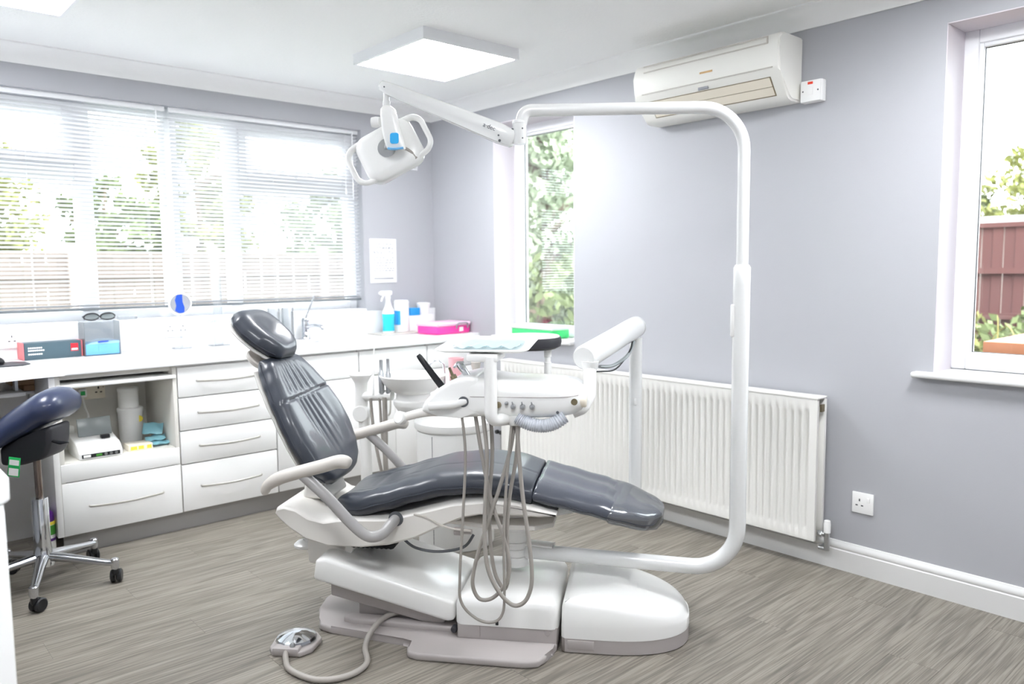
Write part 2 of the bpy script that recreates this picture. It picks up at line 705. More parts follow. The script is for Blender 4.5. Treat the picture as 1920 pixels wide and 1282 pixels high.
w1 = struct(thing('window_1', None, None))
FD0, FD1 = 0.10, 0.165
bm = nb()
opening_bars(bm, ring(WX0, WX1, WZ0, WZ1, 0.05), FD0, FD1, 'x')
opening_bars(bm, [(-2.11, -2.03, WZ0 + .05, WZ1 - .05), (-1.69, -1.61, WZ0 + .05, WZ1 - .05), (-1.345, -1.275, WZ0 + .05, WZ1 - .05)], FD0, FD1, 'x')
opening_bars(bm, [(WX0 + .05, -2.11, 1.725, 1.79), (-1.275, WX1 - .05, 1.715, 1.78)], FD0, FD1, 'x')
fin('window_frame', bm, 'upvc', w1)
for (a0, a1, z0, z1) in ((WX0 + .05, -2.11, 1.79, WZ1 - .05), (-1.275, WX1 - .05, 1.78, WZ1 - .05)):
    bm = nb()
    opening_bars(bm, ring(a0, a1, z0, z1, 0.045), FD0 - 0.02, FD0 + 0.03, 'x')
    s = fin('sash', bm, 'upvc', w1)
    hb = nb()
    hx = (a0 + a1) / 2
    box(hb, hx - .018, hx + .018, FD0 - .035, FD0 - .02, z0 + .01, z0 + .03, .003)
    box(hb, hx - .008, hx + .10, FD0 - .05, FD0 - .038, z0 + .012, z0 + .026, .004)
    fin('handle', hb, 'upvc', s)
for r in ((WX0 + .05, -2.11, WZ0 + .05, 1.725), (WX0 + .09, -2.15, 1.83, WZ1 - .09), (-2.03, -1.69, WZ0 + .05, WZ1 - .05), (-1.61, -1.345, WZ0 + .05, WZ1 - .05),
          (-1.275, WX1 - .05, WZ0 + .05, 1.715), (-1.235, WX1 - .09, 1.82, WZ1 - .09)):
    pane(w1, 'x', 0.135, *r)
P('window_sill', w1, 'upvc', (WX0, WX1, -0.012, 0.10, WZ0 - 0.018, WZ0 + 0.004), bev=0.004)

def side_window(name, y0, y1, mull=None):
    w = struct(thing(name, None, None))
    f0, f1 = 0.168, 0.235
    bm = nb()
    opening_bars(bm, ring(y0, y1, RZ0 + .004, RZ1, 0.052), f0, f1, 'y')
    fin('window_frame', bm, 'upvc', w)
    bm = nb()
    opening_bars(bm, ring(y0 + .05, y1 - .05, RZ0 + .054, RZ1 - .05, 0.016), f0 + .012, f1 - .012, 'y', .003)
    fin('glazing_bead', bm, 'upvc', w)
    bm = nb()
    opening_bars(bm, ring(y0 + .062, y1 - .062, RZ0 + .066, RZ1 - .062, 0.006), f0 + .03, f1 - .03, 'y', 0)
    fin('gasket', bm, 'gasket', w, False)
    pane(w, 'y', 0.2, y0 + .064, y1 - .064, RZ0 + .068, RZ1 - .064)
    # painted reveal lining
    bm = nb()
    for r in ((0.0005, f0, y1 - .004, y1 - .0002, RZ0, RZ1), (0.0005, f0, y0 + .0002, y0 + .004, RZ0, RZ1), (0.0005, f0, y0, y1, RZ1 - .004, RZ1 - .0002)):
        box(bm, *r)
    fin('reveal_lining', bm, 'reveal', w, False)
    bm = nb()
    box(bm, -0.042, f0, y0 - .05 if name == 'window_3' else y0, y1 + (.067 if name == 'window_3' else 0), RZ0 - .018, RZ0 + .004, .008, seg=3)
    fin('window_sill', bm, 'trimw', w)
    return w

side_window('window_2', A0, A1)
side_window('window_3', B0, B1)
# lining of the back opening
bm = nb()
for r in ((WX0 + .0002, WX0 + .004, .0005, FD0, WZ0, WZ1), (WX1 - .004, WX1 - .0002, .0005, FD0, WZ0, WZ1), (WX0, WX1, .0005, FD0, WZ1 - .004, WZ1 - .0002)):
    box(bm, *r)
fin('reveal_lining', bm, 'wall', w1, False)

# ------------------------------------------------------------------ ceiling panel lights
def ceiling_light(x0, x1, y0, y1, label):
    cx, cy = (x0 + x1) / 2, (y0 + y1) / 2
    t = thing('ceiling_light', label, 'light', (cx, cy, ZC), 0, 'square ceiling light panels')
    a, b = (x1 - x0) / 2, (y1 - y0) / 2
    bm = nb()
    w = 0.014
    for r in ((-a, a, -b, -b + w), (-a, a, b - w, b), (-a, -a + w, -b + w, b - w), (a - w, a, -b + w, b - w)):
        box(bm, *r, -0.05, 0.0)
    fin('frame', bm, 'upvc', t, False)
    P('diffuser', t, 'panel_light', (-a + w, a - w, -b + w, b - w, -0.047, -0.03), smooth=False)
    return t

ceiling_light(-1.081, -0.523, -1.443, -0.858, 'square white ceiling light panel above the dental chair')
ceiling_light(-2.87, -2.312, -1.343, -0.758, 'square ceiling light panel cut off by the top left edge')
ceiling_light(-1.081, -0.523, -3.9, -3.315, 'added unseen ceiling light panel over the floor by the near window')  # unseen panel added beyond the visible pair, lights the near side
ceiling_light(-2.87, -2.312, -3.8, -3.215, 'added unseen ceiling light panel over the near end of the left counter')  # second unseen panel, likewise added to light the near side

# ------------------------------------------------------------------ venetian blinds
def blind(x0, x1, tilt, label, droop=0.0):
    t = thing('venetian_blind', label, 'blind', ((x0 + x1) / 2, 0.045, WZ1), 0, 'venetian blinds at the wide window')
    L = x1 - x0
    P('headrail', t, 'slat', (-L / 2, L / 2, -0.014, 0.014, -0.03, -0.003), bev=0.002)
    bm = nb()
    prof = []
    for k in range(4):
        a = -0.0125 + 0.025 * k / 3
        prof.append((a, 0.0022 * (1 - (a / 0.0125) ** 2)))
    pr2 = prof + [(a, z - 0.0007) for a, z in reversed(prof)]
    ca, sa = math.cos(tilt), math.sin(tilt)
    loft(bm, [[Vector((x, a * ca - z * sa, a * sa + z * ca)) for a, z in pr2] for x in (-L / 2 + .004, L / 2 - .004)])
    first = fin('slat', bm, 'slat', t, True, 60)
    n = 49
    zt, zb = -0.045, -1.027
    for k in range(n):
        z = zt + (zb - zt) * k / (n - 1)
        o = first if k == 0 else cp(first)
        o.location = (0, 0, z)
    P('bottom_rail', t, 'raildark', (-L / 2 + .004, L / 2 - .004, -0.011, 0.011, -1.052, -1.038), bev=0.003)
    for fx in (-.42, 0.0, .42):
        bm = nb()
        for yy in (-.0135, .0135):
            tube(bm, [(fx * L, yy, -.03), (fx * L, yy, -1.04)], .0007, 5)
        fin('ladder_cord', bm, 'slat', t)
    bm = nb()
    tube(bm, [(L / 2 - .05, -.03, -.02), (L / 2 - .052, -.03, -.42)], .0035, 8)
    fin('tilt_wand', bm, 'slat', t)
    bm = nb()
    tube(bm, [(L / 2 - .10, -.026, -.02), (L / 2 - .10, -.026, -.36)], .0012, 6)
    lathe(bm, [(.001, -.36), (.006, -.375), (.007, -.40), (.001, -.405)], 10, Matrix.Translation((L / 2 - .10, -.026, 0)))
    fin('pull_cord', bm, 'slat', t)
    return t

blind(WX0 + .01, -1.685, math.radians(-20), 'white venetian blind with open slats over the left half of the wide window')
blind(-1.665, WX1 - .006, math.radians(-29), 'white venetian blind with more closed slats over the right half of the wide window')

# ================================================================== DENTAL CHAIR
CO = (-1.306, -2.217, 0.0)
CR = math.radians(-51)
chair = thing('dental_chair', 'slate grey dental chair with white base and raised backrest', 'dental chair', CO, CR)

def uz(u, z, v):
    return (u, v, z)

# floor plate, warm grey
bm = nb()
plan = [(-.655, -.17), (-.635, -.215), (-.59, -.235), (-.31, -.272), (-.268, -.288), (-.283, -.335), (-.272, -.362), (-.24, -.374), (.11, -.378), (.155, -.366), (.178, -.33),
        (.186, -.275), (.204, -.25), (.204, .145), (-.58, .145), (-.68, .10), (-.70, 0), (-.69, -.09)]
prism(bm, plan, 0.0, 0.026, lambda a, b, h: (a, b, h), 0.008)
fin('floor_plate', bm, 'greybase', chair)
bm = nb()
prism(bm, [(-.56, -.185), (-.52, -.20), (-.15, -.215), (-.15, -.16), (-.54, -.15)], .02, .045, lambda a, b, h: (a, b, h), .008)
box(bm, -.52, -.12, -.15, .11, .02, .10, .02)
fin('base_rib', bm, 'greybase', chair)
bm = nb()
box(bm, -.135, .205, -.247, .147, .0, .082, .012)
sk = fin('base_skirt', bm, 'greybase', chair)
bm = nb()
lathe(bm, [(.001, 0), (.009, .0), (.009, .004), (.006, .005), (.001, .005)], 16, Matrix.Translation((.172, -.246, .062)) @ Matrix.Rotation(PI / 2, 4, 'X'))
fin('screw_cap', bm, 'greybase', sk)
bm = nb()
box(bm, -.13, -.055, -.2495, -.246, .028, .074, .004)
fin('access_panel', bm, 'greybase', sk)
bm = nb()
lathe(bm, [(.001, 0), (.011, 0), (.011, .02), (.007, .025), (.001, .025)], 14, Matrix.Translation((-.145, -.225, .05)) @ Matrix.Rotation(PI / 2, 4, 'X'))
fin('pivot_bolt', bm, 'charcoal', chair)
# main white cover, slightly domed
def rounded_stack(outline, zs):
    rings = []
    for (ins, dz) in zs:
        c = Vector((sum(p[0] for p in outline) / len(outline), sum(p[1] for p in outline) / len(outline), 0))
        rr = []
        n = len(outline)
        for i in range(n):
            p = Vector(outline[i][:2])
            a, b = Vector(outline[i - 1][:2]), Vector(outline[(i + 1) % n][:2])
            d = (b - a)
            nn = Vector((-d.y, d.x)).normalized()
            q = p + nn * min(ins, .016)
            if ins > .016:
                q = q + (Vector((c.x, c.y)) - q) * min(.9, (ins - .016) * 4.5)
            rr.append((q.x, q.y, dz(q.x, q.y) if callable(dz) else dz))
        rings.append(rr)
    return rings

def rrect(x0, x1, y0, y1, r, n=5):
    out = []
    for (cx, cy, a0) in ((x1 - r, y0 + r, -PI / 2), (x1 - r, y1 - r, 0), (x0 + r, y1 - r, PI / 2), (x0 + r, y0 + r, PI)):
        for k in range(n + 1):
            a = a0 + PI / 2 * k / n
            out.append((cx + r * math.cos(a), cy + r * math.sin(a)))
    return out

bm = nb()
ol = rrect(-.14, .207, -.252, .15, .03)
loft(bm, rounded_stack(ol, [(0, .074), (0, .135), (.004, .150), (.013, .163), (.028, .172), (.05, .176), (.11, .178), (.17, .1785), (.21, .1785)]))
mc = fin('main_cover', bm, 'white', chair, True, 60)
bm = nb()
box(bm, -.001, .009, -.2545, -.25, .079, .092, .002)
fin('latch', bm, 'dark', mc)
# foot cover
def foot_outline():
    o = []
    u0, ue, v0, v1 = .218, .638, -.252, .150
    vm, hw = (v0 + v1) / 2, (v1 - v0) / 2
    n = 30
    for k in range(n + 1):
        a = -PI / 2 + PI * k / n
        ca, sa = math.cos(a), math.sin(a)
        e = 2 / 2.5
        o.append((.33 + (ue - .33) * abs(ca) ** e, vm + hw * math.copysign(abs(sa) ** e, sa)))
    o += [(u0 + .012, v1), (u0, v1 - .012), (u0, v0 + .012), (u0 + .012, v0)]
    return o
fo = foot_outline()
def ztop(dz):
    return lambda x, y: .182 - dz - .075 * max(0, (x - .25) / .4) ** 1.7
bm = nb()
loft(bm, rounded_stack(fo, [(.004, 0.0), (0, .004), (0, .052)]))
fs = fin('foot_skirt', bm, 'greybase', chair, True, 40)
bm = nb()
loft(bm, rounded_stack(fo, [(-.001, .050), (-.001, .085), (.002, ztop(.028)), (.010, ztop(.014)), (.024, ztop(.005)), (.05, ztop(0)), (.09, ztop(-.003)), (.14, ztop(-.004)), (.18, ztop(-.004)), (.21, ztop(-.004))]))
fin('foot_cover', bm, 'white', chair, True, 60)
bm = nb()
box(bm, .238, .325, -.2545, -.2515, .014, .045, .0015)
fin('access_panel', bm, 'greybase', fs)
# sloping lift arm cover
bm = nb()
prism(bm, [(-.648, .19), (-.637, .262), (-.60, .268), (-.145, .140), (-.145, .075), (-.17, .068)], -.232, .165, lambda a, b, h: (a, h, b), .014)
fin('lift_arm_cover', bm, 'white', chair)
bm = nb()
prism(bm, [(-.60, .12), (-.60, .18), (-.18, .075), (-.2, .03)], -.19, .13, lambda a, b, h: (a, h, b), .004)
fin('lift_arm', bm, 'greybase', chair)
# upper carriage + bellows
bm = nb()
box(bm, -.715, -.545, -.13, .13, .20, .325, .02)
prism(bm, [(-.70, .30), (-.70, .34), (-.50, .34), (-.545, .25)], -.13, .13, lambda a, b, h: (a, h, b), .004)
fin('carriage', bm, 'beige', chair)
bm = nb()
for k in range(9):
    u = -.53 + k * .017
    tube(bm, [(u, -.14, .295), (u, .10, .295)], .018, 10)
fin('bellows', bm, 'dark', chair)
bm = nb()
for (u, z) in ((-.745, .33), (-.735, .262)):
    lathe(bm, [(.001, -.010), (.034, -.010), (.04, -.004), (.04, .003), (.03, .012), (.001, .014)], 20, Matrix.Translation((u, -.09, z)))
tube(bm, [(-.735, -.09, .27), (-.70, -.05, .30)], .014, 8)
fin('rear_button', bm, 'white', chair)

# seat frame shell (side skirt profile, rounded edges)
bm = nb()
prof = [(-.792, .412), (-.785, .432), (-.755, .440), (-.71, .432), (-.665, .405), (-.61, .393), (-.56, .402), (-.50, .408), (-.38, .412), (-.275, .440), (-.15, .475), (-.03, .490), (.07, .485), (.15, .466), (.20, .452),
        (.20, .440), (.14, .434), (.03, .438), (-.06, .435), (-.115, .422), (-.20, .385), (-.28, .345), (-.38, .315), (-.48, .302), (-.60, .302), (-.68, .322), (-.74, .36), (-.775, .39)]
def shell(bm, prof, half, rnd=.02):
    c = Vector((sum(p[0] for p in prof) / len(prof), sum(p[1] for p in prof) / len(prof)))
    rings = []
    n = len(prof)
    for (v, ins) in ((-half, rnd), (-half + .004, rnd * .5), (-half + .012, rnd * .15), (-half + .022, 0), (half - .022, 0), (half - .012, rnd * .15), (half - .004, rnd * .5), (half, rnd)):
        rr = []
        for i in range(n):
            p, a, b = Vector(prof[i]), Vector(prof[i - 1]), Vector(prof[(i + 1) % n])
            d = b - a
            nn = Vector((d.y, -d.x)).normalized()
            q = p + nn * ins * .55
            rr.append((q.x, v, q.y))
        rings.append(rr)
    loft(bm, rings)
shell(bm, prof, .212, .018)
sf = fin('seat_frame', bm, 'beige', chair, True, 38)
# step line on the frame side
bm = nb()
tube(bm, catmull([(-.285, -.212, .432), (-.24, -.213, .422), (-.19, -.213, .398), (-.15, -.213, .387), (-.09, -.212, .383)], 5), .004, 6)
fin('edge_moulding', bm, 'armpad', sf)
# lower plate carrying the arm column
bm = nb()
prism(bm, [(-.22, -.12), (-.05, -.165), (.12, -.165), (.18, -.12), (.18, .14), (-.22, .14)], .376, .392, lambda a, b, h: (a, b, h), .004)
box(bm, -.12, .16, .05, .10, .39, .45)
fin('mount_plate', bm, 'beige', chair)
# seat cushion
top = interp([(-.60, .458), (-.5, .477), (-.40, .505), (-.30, .536), (-.20, .562), (-.08, .574), (.02, .566), (.12, .538)])
def seat_curve(s):
    u = -.60 + .718 * s
    return (u, top(u) - .040)
def seat_w(s):
    e = min(1, s / .22)
    return .209 * (0.62 + 0.38 * (1 - (1 - e) ** 2.2)) * (1 - .03 * s)
def seat_extra(s, t):
    x = 0.020 * max(0, 1 - s / .45) * (abs(t) ** 2.2) - .012 * max(0, 1 - s / .5)
    x += 0.0016 * math.sin(26 * t + 5 * s) * max(0, 1 - abs(s - .25) / .25) * (abs(t) > .35)
    x -= 0.004 * math.exp(-((s - (.20 + .05 * t * t)) / .018) ** 2) * (abs(t) < .8)
    x -= 0.003 * math.exp(-((t + .25 + .6 * max(0, .5 - s)) / .02) ** 2) * (s > .35)
    return x
bm = nb()
pillow(bm, seat_curve, seat_w, .046, .042, 80, 60, seat_extra, 7, (16, 120))
seat = fin('seat_cushion', bm, 'leather', chair, True, 80)
# piping round the seat side
def side_line(curve, w, s0, s1, off, sign, n=40):
    pts = []
    for k in range(n + 1):
        s = s0 + (s1 - s0) * k / n
        u, z = curve(s)
        pts.append((u, sign * (w(s) * 1.0 + .0005), z + off))
    return pts
bm = nb()
for sg in (-1, 1):
    tube(bm, side_line(seat_curve, seat_w, .03, .985, -.004, sg), .0028, 6)
fin('piping', bm, 'thread', seat)
# leg rest cushion, tapering to a rounded toe
ltop = interp([(.118, .540), (.20, .521), (.30, .497), (.40, .470), (.50, .440), (.55, .422)])
def leg_curve(s):
    u = .119 + .426 * s
    return (u, ltop(u) - .033)
def leg_w(s):
    base = .207 - .030 * s
    e = max(0, (s - .58) / .42)
    return base * (max(0.0, 1 - e ** 2.3)) ** .5 * .94 + .012
def leg_extra(s, t):
    return .003 * math.exp(-((s - .52) / .03) ** 2) + .0015 * math.sin(9 * t + 3 * s)
bm = nb()
pillow(bm, leg_curve, leg_w, .036, .033, 50, 40, leg_extra, 7, (120, 20))
leg = fin('leg_cushion', bm, 'leather_sheen', chair, True, 80)
bm = nb()
for sg in (-1, 1):
    tube(bm, side_line(leg_curve, leg_w, .02, .93, -.006, sg), .0026, 6)
fin('piping', bm, 'thread', leg)
# clear protective sleeve over the toe half
def slv_curve(s):
    u = .365 + .186 * s
    return (u, ltop(min(u, .55)) - .034)
def slv_w(s):
    return leg_w(min(1, (.365 + .186 * s - .121) / .424)) + .003
bm = nb()
pillow(bm, slv_curve, slv_w, .0385, .036, 26, 30, lambda s, t: .0004 * math.sin(7 * t + 5 * s), 8, 30)
fin('clear_sleeve', bm, 'sleeve', leg, True, 80)

# backrest
B0v, B1v = Vector((-.628, .488)), Vector((-.872, .935))
def back_curve(s):
    p = B0v + (B1v - B0v) * s
    bow = .022 * math.sin(PI * s)
    return (p.x + bow * .9, p.y + bow * .4)
bw = interp([(0, .085), (.05, .14), (.12, .185), (.22, .216), (.36, .232), (.50, .230), (.66, .212), (.80, .182), (.91, .150), (1.0, .118)])
def back_extra(s, t):
    x = -.016 * (1 - t * t) * math.sin(PI * min(1, max(0, s))) + .004
    # cushion break two thirds up
    x -= .0075 * math.exp(-((s - .66 - .01 * t) / .009) ** 2)
    # soft vertical folds
    for (c, a, w_, s0, s1) in ((-.60, .003, .085, .68, 1.0), (-.36, .0036, .085, .68, 1.02), (-.12, .0036, .085, .68, 1.02), (.12, .0033, .085, .68, 1.0), (.38, .0026, .09, .68, .96),
                               (-.42, .0045, .065, .22, .66), (-.26, .0055, .06, .12, .66), (-.10, .0052, .06, .10, .66), (.06, .0038, .065, .2, .66), (.26, .0024, .075, .3, .66)):
        m = max(0.0, min(1, (s - s0) / (.03 if s0 > .6 else .40))) * max(0.0, min(1, (s1 - s) / (.25 if s0 > .6 else .03)))
        m = m * m * (3 - 2 * m)
        cc = c + .10 * (.66 - s) / .3 * (0.35 if s0 > .6 else 1)
        x -= a * m * math.exp(-((t - cc) / w_) ** 2)
        x += a * .5 * m * math.exp(-((t - cc - .11) / w_) ** 2)
    return x
bm = nb()
# travel upward along the back: left-hand normal points to -u, so flip the travel to face the seat
pillow(bm, lambda s: back_curve(1 - s), lambda s: bw(1 - s), .040, .034, 110, 120, lambda s, t: back_extra(1 - s, t), 9, 12)
bk = fin('backrest', bm, 'leather', chair, True, 80)
bm = nb()
pp = []
for k in range(41):
    s = .04 + .93 * k / 40
    u, z = back_curve(s)
    pp.append((s, u, z))
for sg in (-1, 1):
    tube(bm, [(u, sg * (bw(s) + .0005), z) for s, u, z in pp], .0028, 6)
fin('piping', bm, 'thread', bk)
bm = nb()
pillow(bm, lambda s: (back_curve(.94 - .86 * s)[0] - .036, back_curve(.94 - .86 * s)[1] - .012), lambda s: bw(.94 - .86 * s) * .92, .008, .012, 24, 16, None, 8, 8)
fin('back_shell', bm, 'beige', chair, True, 60)
bm = nb()
tube(bm, fillet([(-.70, 0, .40), (-.735, 0, .52), (-.80, 0, .70)], .1, 6), [.045] * 9, 12, True, (.55, 1.2))
prism(bm, [(-.745, .425), (-.735, .49), (-.66, .50), (-.63, .43)], -.085, .085, lambda a, b, h: (a, h, b), .015)
fin('back_support', bm, 'beige', chair)

# headrest on its slide bar
hc = Vector((-.905, 1.022))
hd = Vector((-.70, .62)).normalized()       # up the pad
def head_curve(s):
    p = hc + hd * (.118 - .236 * s)
    return (p.x, p.y)
hw = interp([(0, .066), (.07, .098), (.2, .126), (.42, .136), (.65, .128), (.82, .106), (.94, .078), (1, .055)])
def head_extra(s, t):
    return -.022 * max(0, 1 - (t / .70) ** 2) ** 1.3 * math.exp(-((s - .58) / .28) ** 2) + .003
bm = nb()
pillow(bm, head_curve, hw, .044, .030, 56, 50, head_extra, 4.5, 4.5)
hr = fin('headrest', bm, 'leather', chair, True, 80)
bm = nb()
for sg in (-1, 1):
    tube(bm, [(head_curve(s)[0] - .0, sg * (hw(s) + .0005), head_curve(s)[1]) for s in [.07 + .86 * k / 20 for k in range(21)]], .0024, 6)
fin('piping', bm, 'thread', hr)
bm = nb()
nrm = Vector((-hd.y, hd.x))
nrm = -nrm if nrm.x > 0 else nrm
pillow(bm, lambda s: tuple(Vector(head_curve(.06 + .9 * s)) + nrm * .030), lambda s: hw(.06 + .9 * s) * .93, .006, .010, 20, 20, None, 8, 8)
fin('headrest_shell', bm, 'beige', chair, True, 60)
bm = nb()
q = [Vector((hc.x, hc.y)) + hd * a + nrm * b for a, b in ((.04, .042), (-.06, .050), (-.12, .052))]
tube(bm, [(q[0].x, 0, q[0].y), (q[1].x, 0, q[1].y), (q[2].x, 0, q[2].y), (-.855, 0, .86), (-.81, 0, .76)], .055, 14, True, (.25, .75))
fin('headrest_bar', bm, 'beige', chair)
bm = nb()
c = hc + hd * -.055 + nrm * .064
ax = Vector((nrm.x, 0, nrm.y))
mt = Matrix.Translation((c.x, -.045, c.y)) @ ax.to_track_quat('Z', 'Y').to_matrix().to_4x4()
lathe(bm, [(.001, 0), (.047, 0), (.05, .006), (.047, .018), (.03, .026), (.001, .028)], 24, mt)
fin('headrest_knob', bm, 'armpad', chair)

# armrests
for sg in (-1, 1):
    bm = nb()
    path = catmull([(-.462, sg * .32, .626), (-.50, sg * .32, .634), (-.56, sg * .32, .617), (-.64, sg * .32, .594), (-.71, sg * .32, .572), (-.755, sg * .32, .544), (-.766, sg * .32, .516)], 6)
    n = len(path)
    rs = []
    for i in range(n):
        t = i / (n - 1)
        rs.append((.027 if t < .7 else .027 - .012 * (t - .7) / .3) * (min(1, (t / .05)) ** .5 if t < .05 else 1) * (1 if t < .97 else .8))
    for i in range(n):
        t = i / (n - 1)
        if t < .14:
            rs[i] = .027 * (.25 + .75 * (1 - (1 - t / .14) ** 2) ** .5)
    tube(bm, path, rs, 16, True, (.82, 1.12))
    pad = fin('armrest', bm, 'armpad', chair, True, 60)
    bm = nb()
    tube(bm, catmull([(-.350, sg * .20, .412), (-.356, sg * .245, .404), (-.375, sg * .30, .386), (-.415, sg * .318, .388), (-.47, sg * .32, .432), (-.55, sg * .32, .515), (-.638, sg * .32, .592)], 6), .0185, 14, True)
    fin('armrest_tube', bm, 'armtube', chair)
    bm = nb()
    lathe(bm, [(.001, 0), (.025, 0), (.026, .002), (.001, .002)], 20, Matrix.Translation((-.348, sg * .2125, .414)) @ Matrix.Rotation(sg * -PI / 2, 4, 'X'))
    fin('armrest_socket', bm, 'gasket', chair)
# cable under the seat
bm = nb()
tube(bm, catmull([(-.34, -.16, .325), (-.30, -.15, .292), (-.22, -.15, .282), (-.13, -.15, .302), (-.095, -.14, .345)], 6), .005, 8)
fin('cable', bm, 'gasket', chair)
bm = nb()
lathe(bm, [(.001, 0), (.014, 0), (.014, .03), (.001, .03)], 12, Matrix.Translation((-.15, -.19, .372)) @ Matrix.Rotation(PI / 2, 4, 'Y'))
lathe(bm, [(.001, 0), (.009, 0), (.009, .03), (.001, .03)], 12, Matrix.Translation((-.12, -.19, .372)) @ Matrix.Rotation(PI / 2, 4, 'Y'))
fin('connector', bm, 'greybase', chair)

# ================================================================== LIGHT POST AND OPERATING LIGHT
lamp = thing('operating_light', 'white operating light on a bent tubular post beside the chair', 'lamp', CO, CR)
bm = nb()
lathe(bm, [(.001, .20), (.046, .20), (.046, .232), (.043, .234), (.046, .236), (.046, .262), (.043, .264), (.046, .266), (.046, .286), (.043, .288), (.046, .290), (.046, .33), (.05, .334), (.05, .372), (.001, .372)], 28, Matrix.Translation((.03, -.01, 0)))
fin('column', bm, 'white', lamp, True, 30)
bm = nb()
lathe(bm, [(.001, .392), (.085, .392), (.09, .398), (.09, .408), (.075, .415), (.05, .417), (.045, .412), (.001, .412)], 30, Matrix.Translation((.03, -.01, 0)))
fin('flange', bm, 'beige', lamp, True, 30)
PX, PV = .789, -.098
bm = nb()
pts = fillet([(.05, -.012, .25), (PX, PV, .25), (PX, PV, 1.262)], .145, 14)
n = len(pts)
rr = [.0275 if i < n - 1 else .0275 for i in range(n)]
pts2 = pts[:-1] + [Vector((PX, PV, .70)), Vector((PX, PV, 1.20)), Vector((PX, PV, 1.252)), Vector((PX, PV, 1.262))]
rr = [.0265] * (len(pts) - 1) + [.0265, .0275, .0275, .0215]
tube(bm, pts2, rr, 24)
fin('lower_post', bm, 'arm', lamp, True, 50)
bm = nb()
tube(bm, fillet([(.012, -.003, .277), (.10, -.015, .279), (.17, -.022, .277)], .05, 6), [.024] * 9, 14, True, (.35, 1.1))
fin('end_cap', bm, 'white', lamp)
bm = nb()
tube(bm, fillet([(PX, PV, 1.26), (PX, PV, 1.757), (.100, -.185, 1.757), (.084, -.187, 1.70)], [.135, .03], 14), .0195, 22)
fin('upper_post', bm, 'arm', lamp, True, 50)
bm = nb()
box(bm, PX - .033, PX - .020, PV - .016, PV + .016, 1.03, 1.135, .005)
fin('post_clip', bm, 'white', lamp)
ex, ev = .084, -.187
bm = nb()
lathe(bm, [(.001, 1.652), (.021, 1.652), (.0225, 1.656), (.0225, 1.715), (.0235, 1.716), (.0235, 1.722), (.020, 1.726), (.001, 1.726)], 24, Matrix.Translation((ex, ev, 0)))
sw = fin('swivel', bm, 'arm', lamp, True, 40)
for z in (1.668, 1.698):
    bm = nb()
    lathe(bm, [(.001, 0), (.0028, 0), (.001, .002)], 8, Matrix.Translation((ex + .012, ev - .019, z)) @ Matrix.Rotation(PI / 2, 4, 'X'))
    fin('screw', bm, 'gasket', sw)
# flexible arm: tapering channel
bm = nb()
pa, pb = Vector((.060, ev, 1.672)), Vector((-.372, ev - .012, 1.852))
d = (pb - pa).normalized()
upv = Vector((0, 0, 1))
nn = (upv - d * upv.dot(d)).normalized()
sd = d.cross(nn)
rings = []
for t, h0, h1, hwid in ((-.02, -.022, .018, .016), (0, -.030, .026, .021), (.1, -.033, .030, .022), (.5, -.027, .026, .019), (.93, -.019, .021, .016), (.985, -.014, .018, .014), (1.0, -.008, .010, .010)):
    c = pa + (pb - pa) * t
    rings.append([c + nn * h + sd * s_ for h, s_ in ((h0, -hwid * .7), (h0 + .004, -hwid), (h0 * .25, -hwid), (h0 * .25 + .002, -hwid * 1.04), (h1 - .008, -hwid * 1.04), (h1, -hwid * .6), (h1, hwid * .6), (h1 - .008, hwid * 1.04), (h0 + .004, hwid), (h0, hwid * .7))])
loft(bm, rings)
fa = fin('flex_arm', bm, 'arm', lamp, True, 50)
side = sd if (sd.y < 0) else -sd
for t, hh, r in ((.085, -.010, .003), (.065, -.024, .0045), (.955, .0, .0025)):
    bm = nb()
    c = pa + (pb - pa) * t + nn * hh
    lathe(bm, [(.001, 0), (r, 0), (r, .002), (.001, .002)], 10, Matrix.Translation(c + side * (.0225 if t < .5 else .0165)) @ side.to_track_quat('Z', 'Y').to_matrix().to_4x4())
    fin('screw', bm, 'gasket', fa)
bm = nb()
box(bm, .058, .068, ev - .0165, ev + .0165, 1.672, 1.70, .003)
fin('pivot_slot', bm, 'gasket', fa)
tm = Matrix(((-d.x, nn.x, side.x, 0), (-d.y, nn.y, side.y, 0), (-d.z, nn.z, side.z, 0), (0, 0, 0, 1)))
c = pa + (pb - pa) * .165 + nn * .004 + side * .0231
lettering('a\u00b7dec', .020, 'inkdk', fa, Matrix.Translation(c) @ tm)
# drop yoke and head
bm = nb()
lathe(bm, [(.001, 1.752), (.0125, 1.752), (.0125, 1.80), (.010, 1.803), (.010, 1.850), (.001, 1.850)], 16, Matrix.Translation((-.352, ev - .01, 0)))
fin('drop_spindle', bm, 'arm', lamp, True, 40)
hcx = Vector((-.352, ev - .012, 1.668))
bm = nb()
rings = []
for z, du, w_, dpt in ((1.782, .010, .012, .012), (1.772, .012, .022, .018), (1.750, .015, .026, .021), (1.70, .024, .029, .021), (1.665, .032, .030, .020), (1.648, .037, .029, .017), (1.644, .038, .026, .013)):
    rings.append([(-.352 + du + x, ev - .032 + y, z) for x, y in rrect(-w_, w_, -dpt, dpt, min(w_, dpt) * .55, 4)])
loft(bm, rings)
yo = fin('yoke', bm, 'white', lamp, True, 50)
bm = nb()
prism(bm, rrect(-.014, .014, -.017, .017, .007, 4), -.0015, .0015, lambda a, b, h: (a, h, b))
for v in bm.verts:
    v.co = Matrix.Translation((-.352 + .038, ev - .0535, 1.676)) @ Matrix.Rotation(math.radians(-3), 4, 'X') @ v.co
fin('touch_pad', bm, 'touch', yo)
bm = nb()
tube(bm, catmull([(-.352 + .015, ev - .050, 1.645), (-.352 + .038, ev - .053, 1.642), (-.352 + .065, ev - .046, 1.646)], 5), .005, 8, True, (.8, 1))
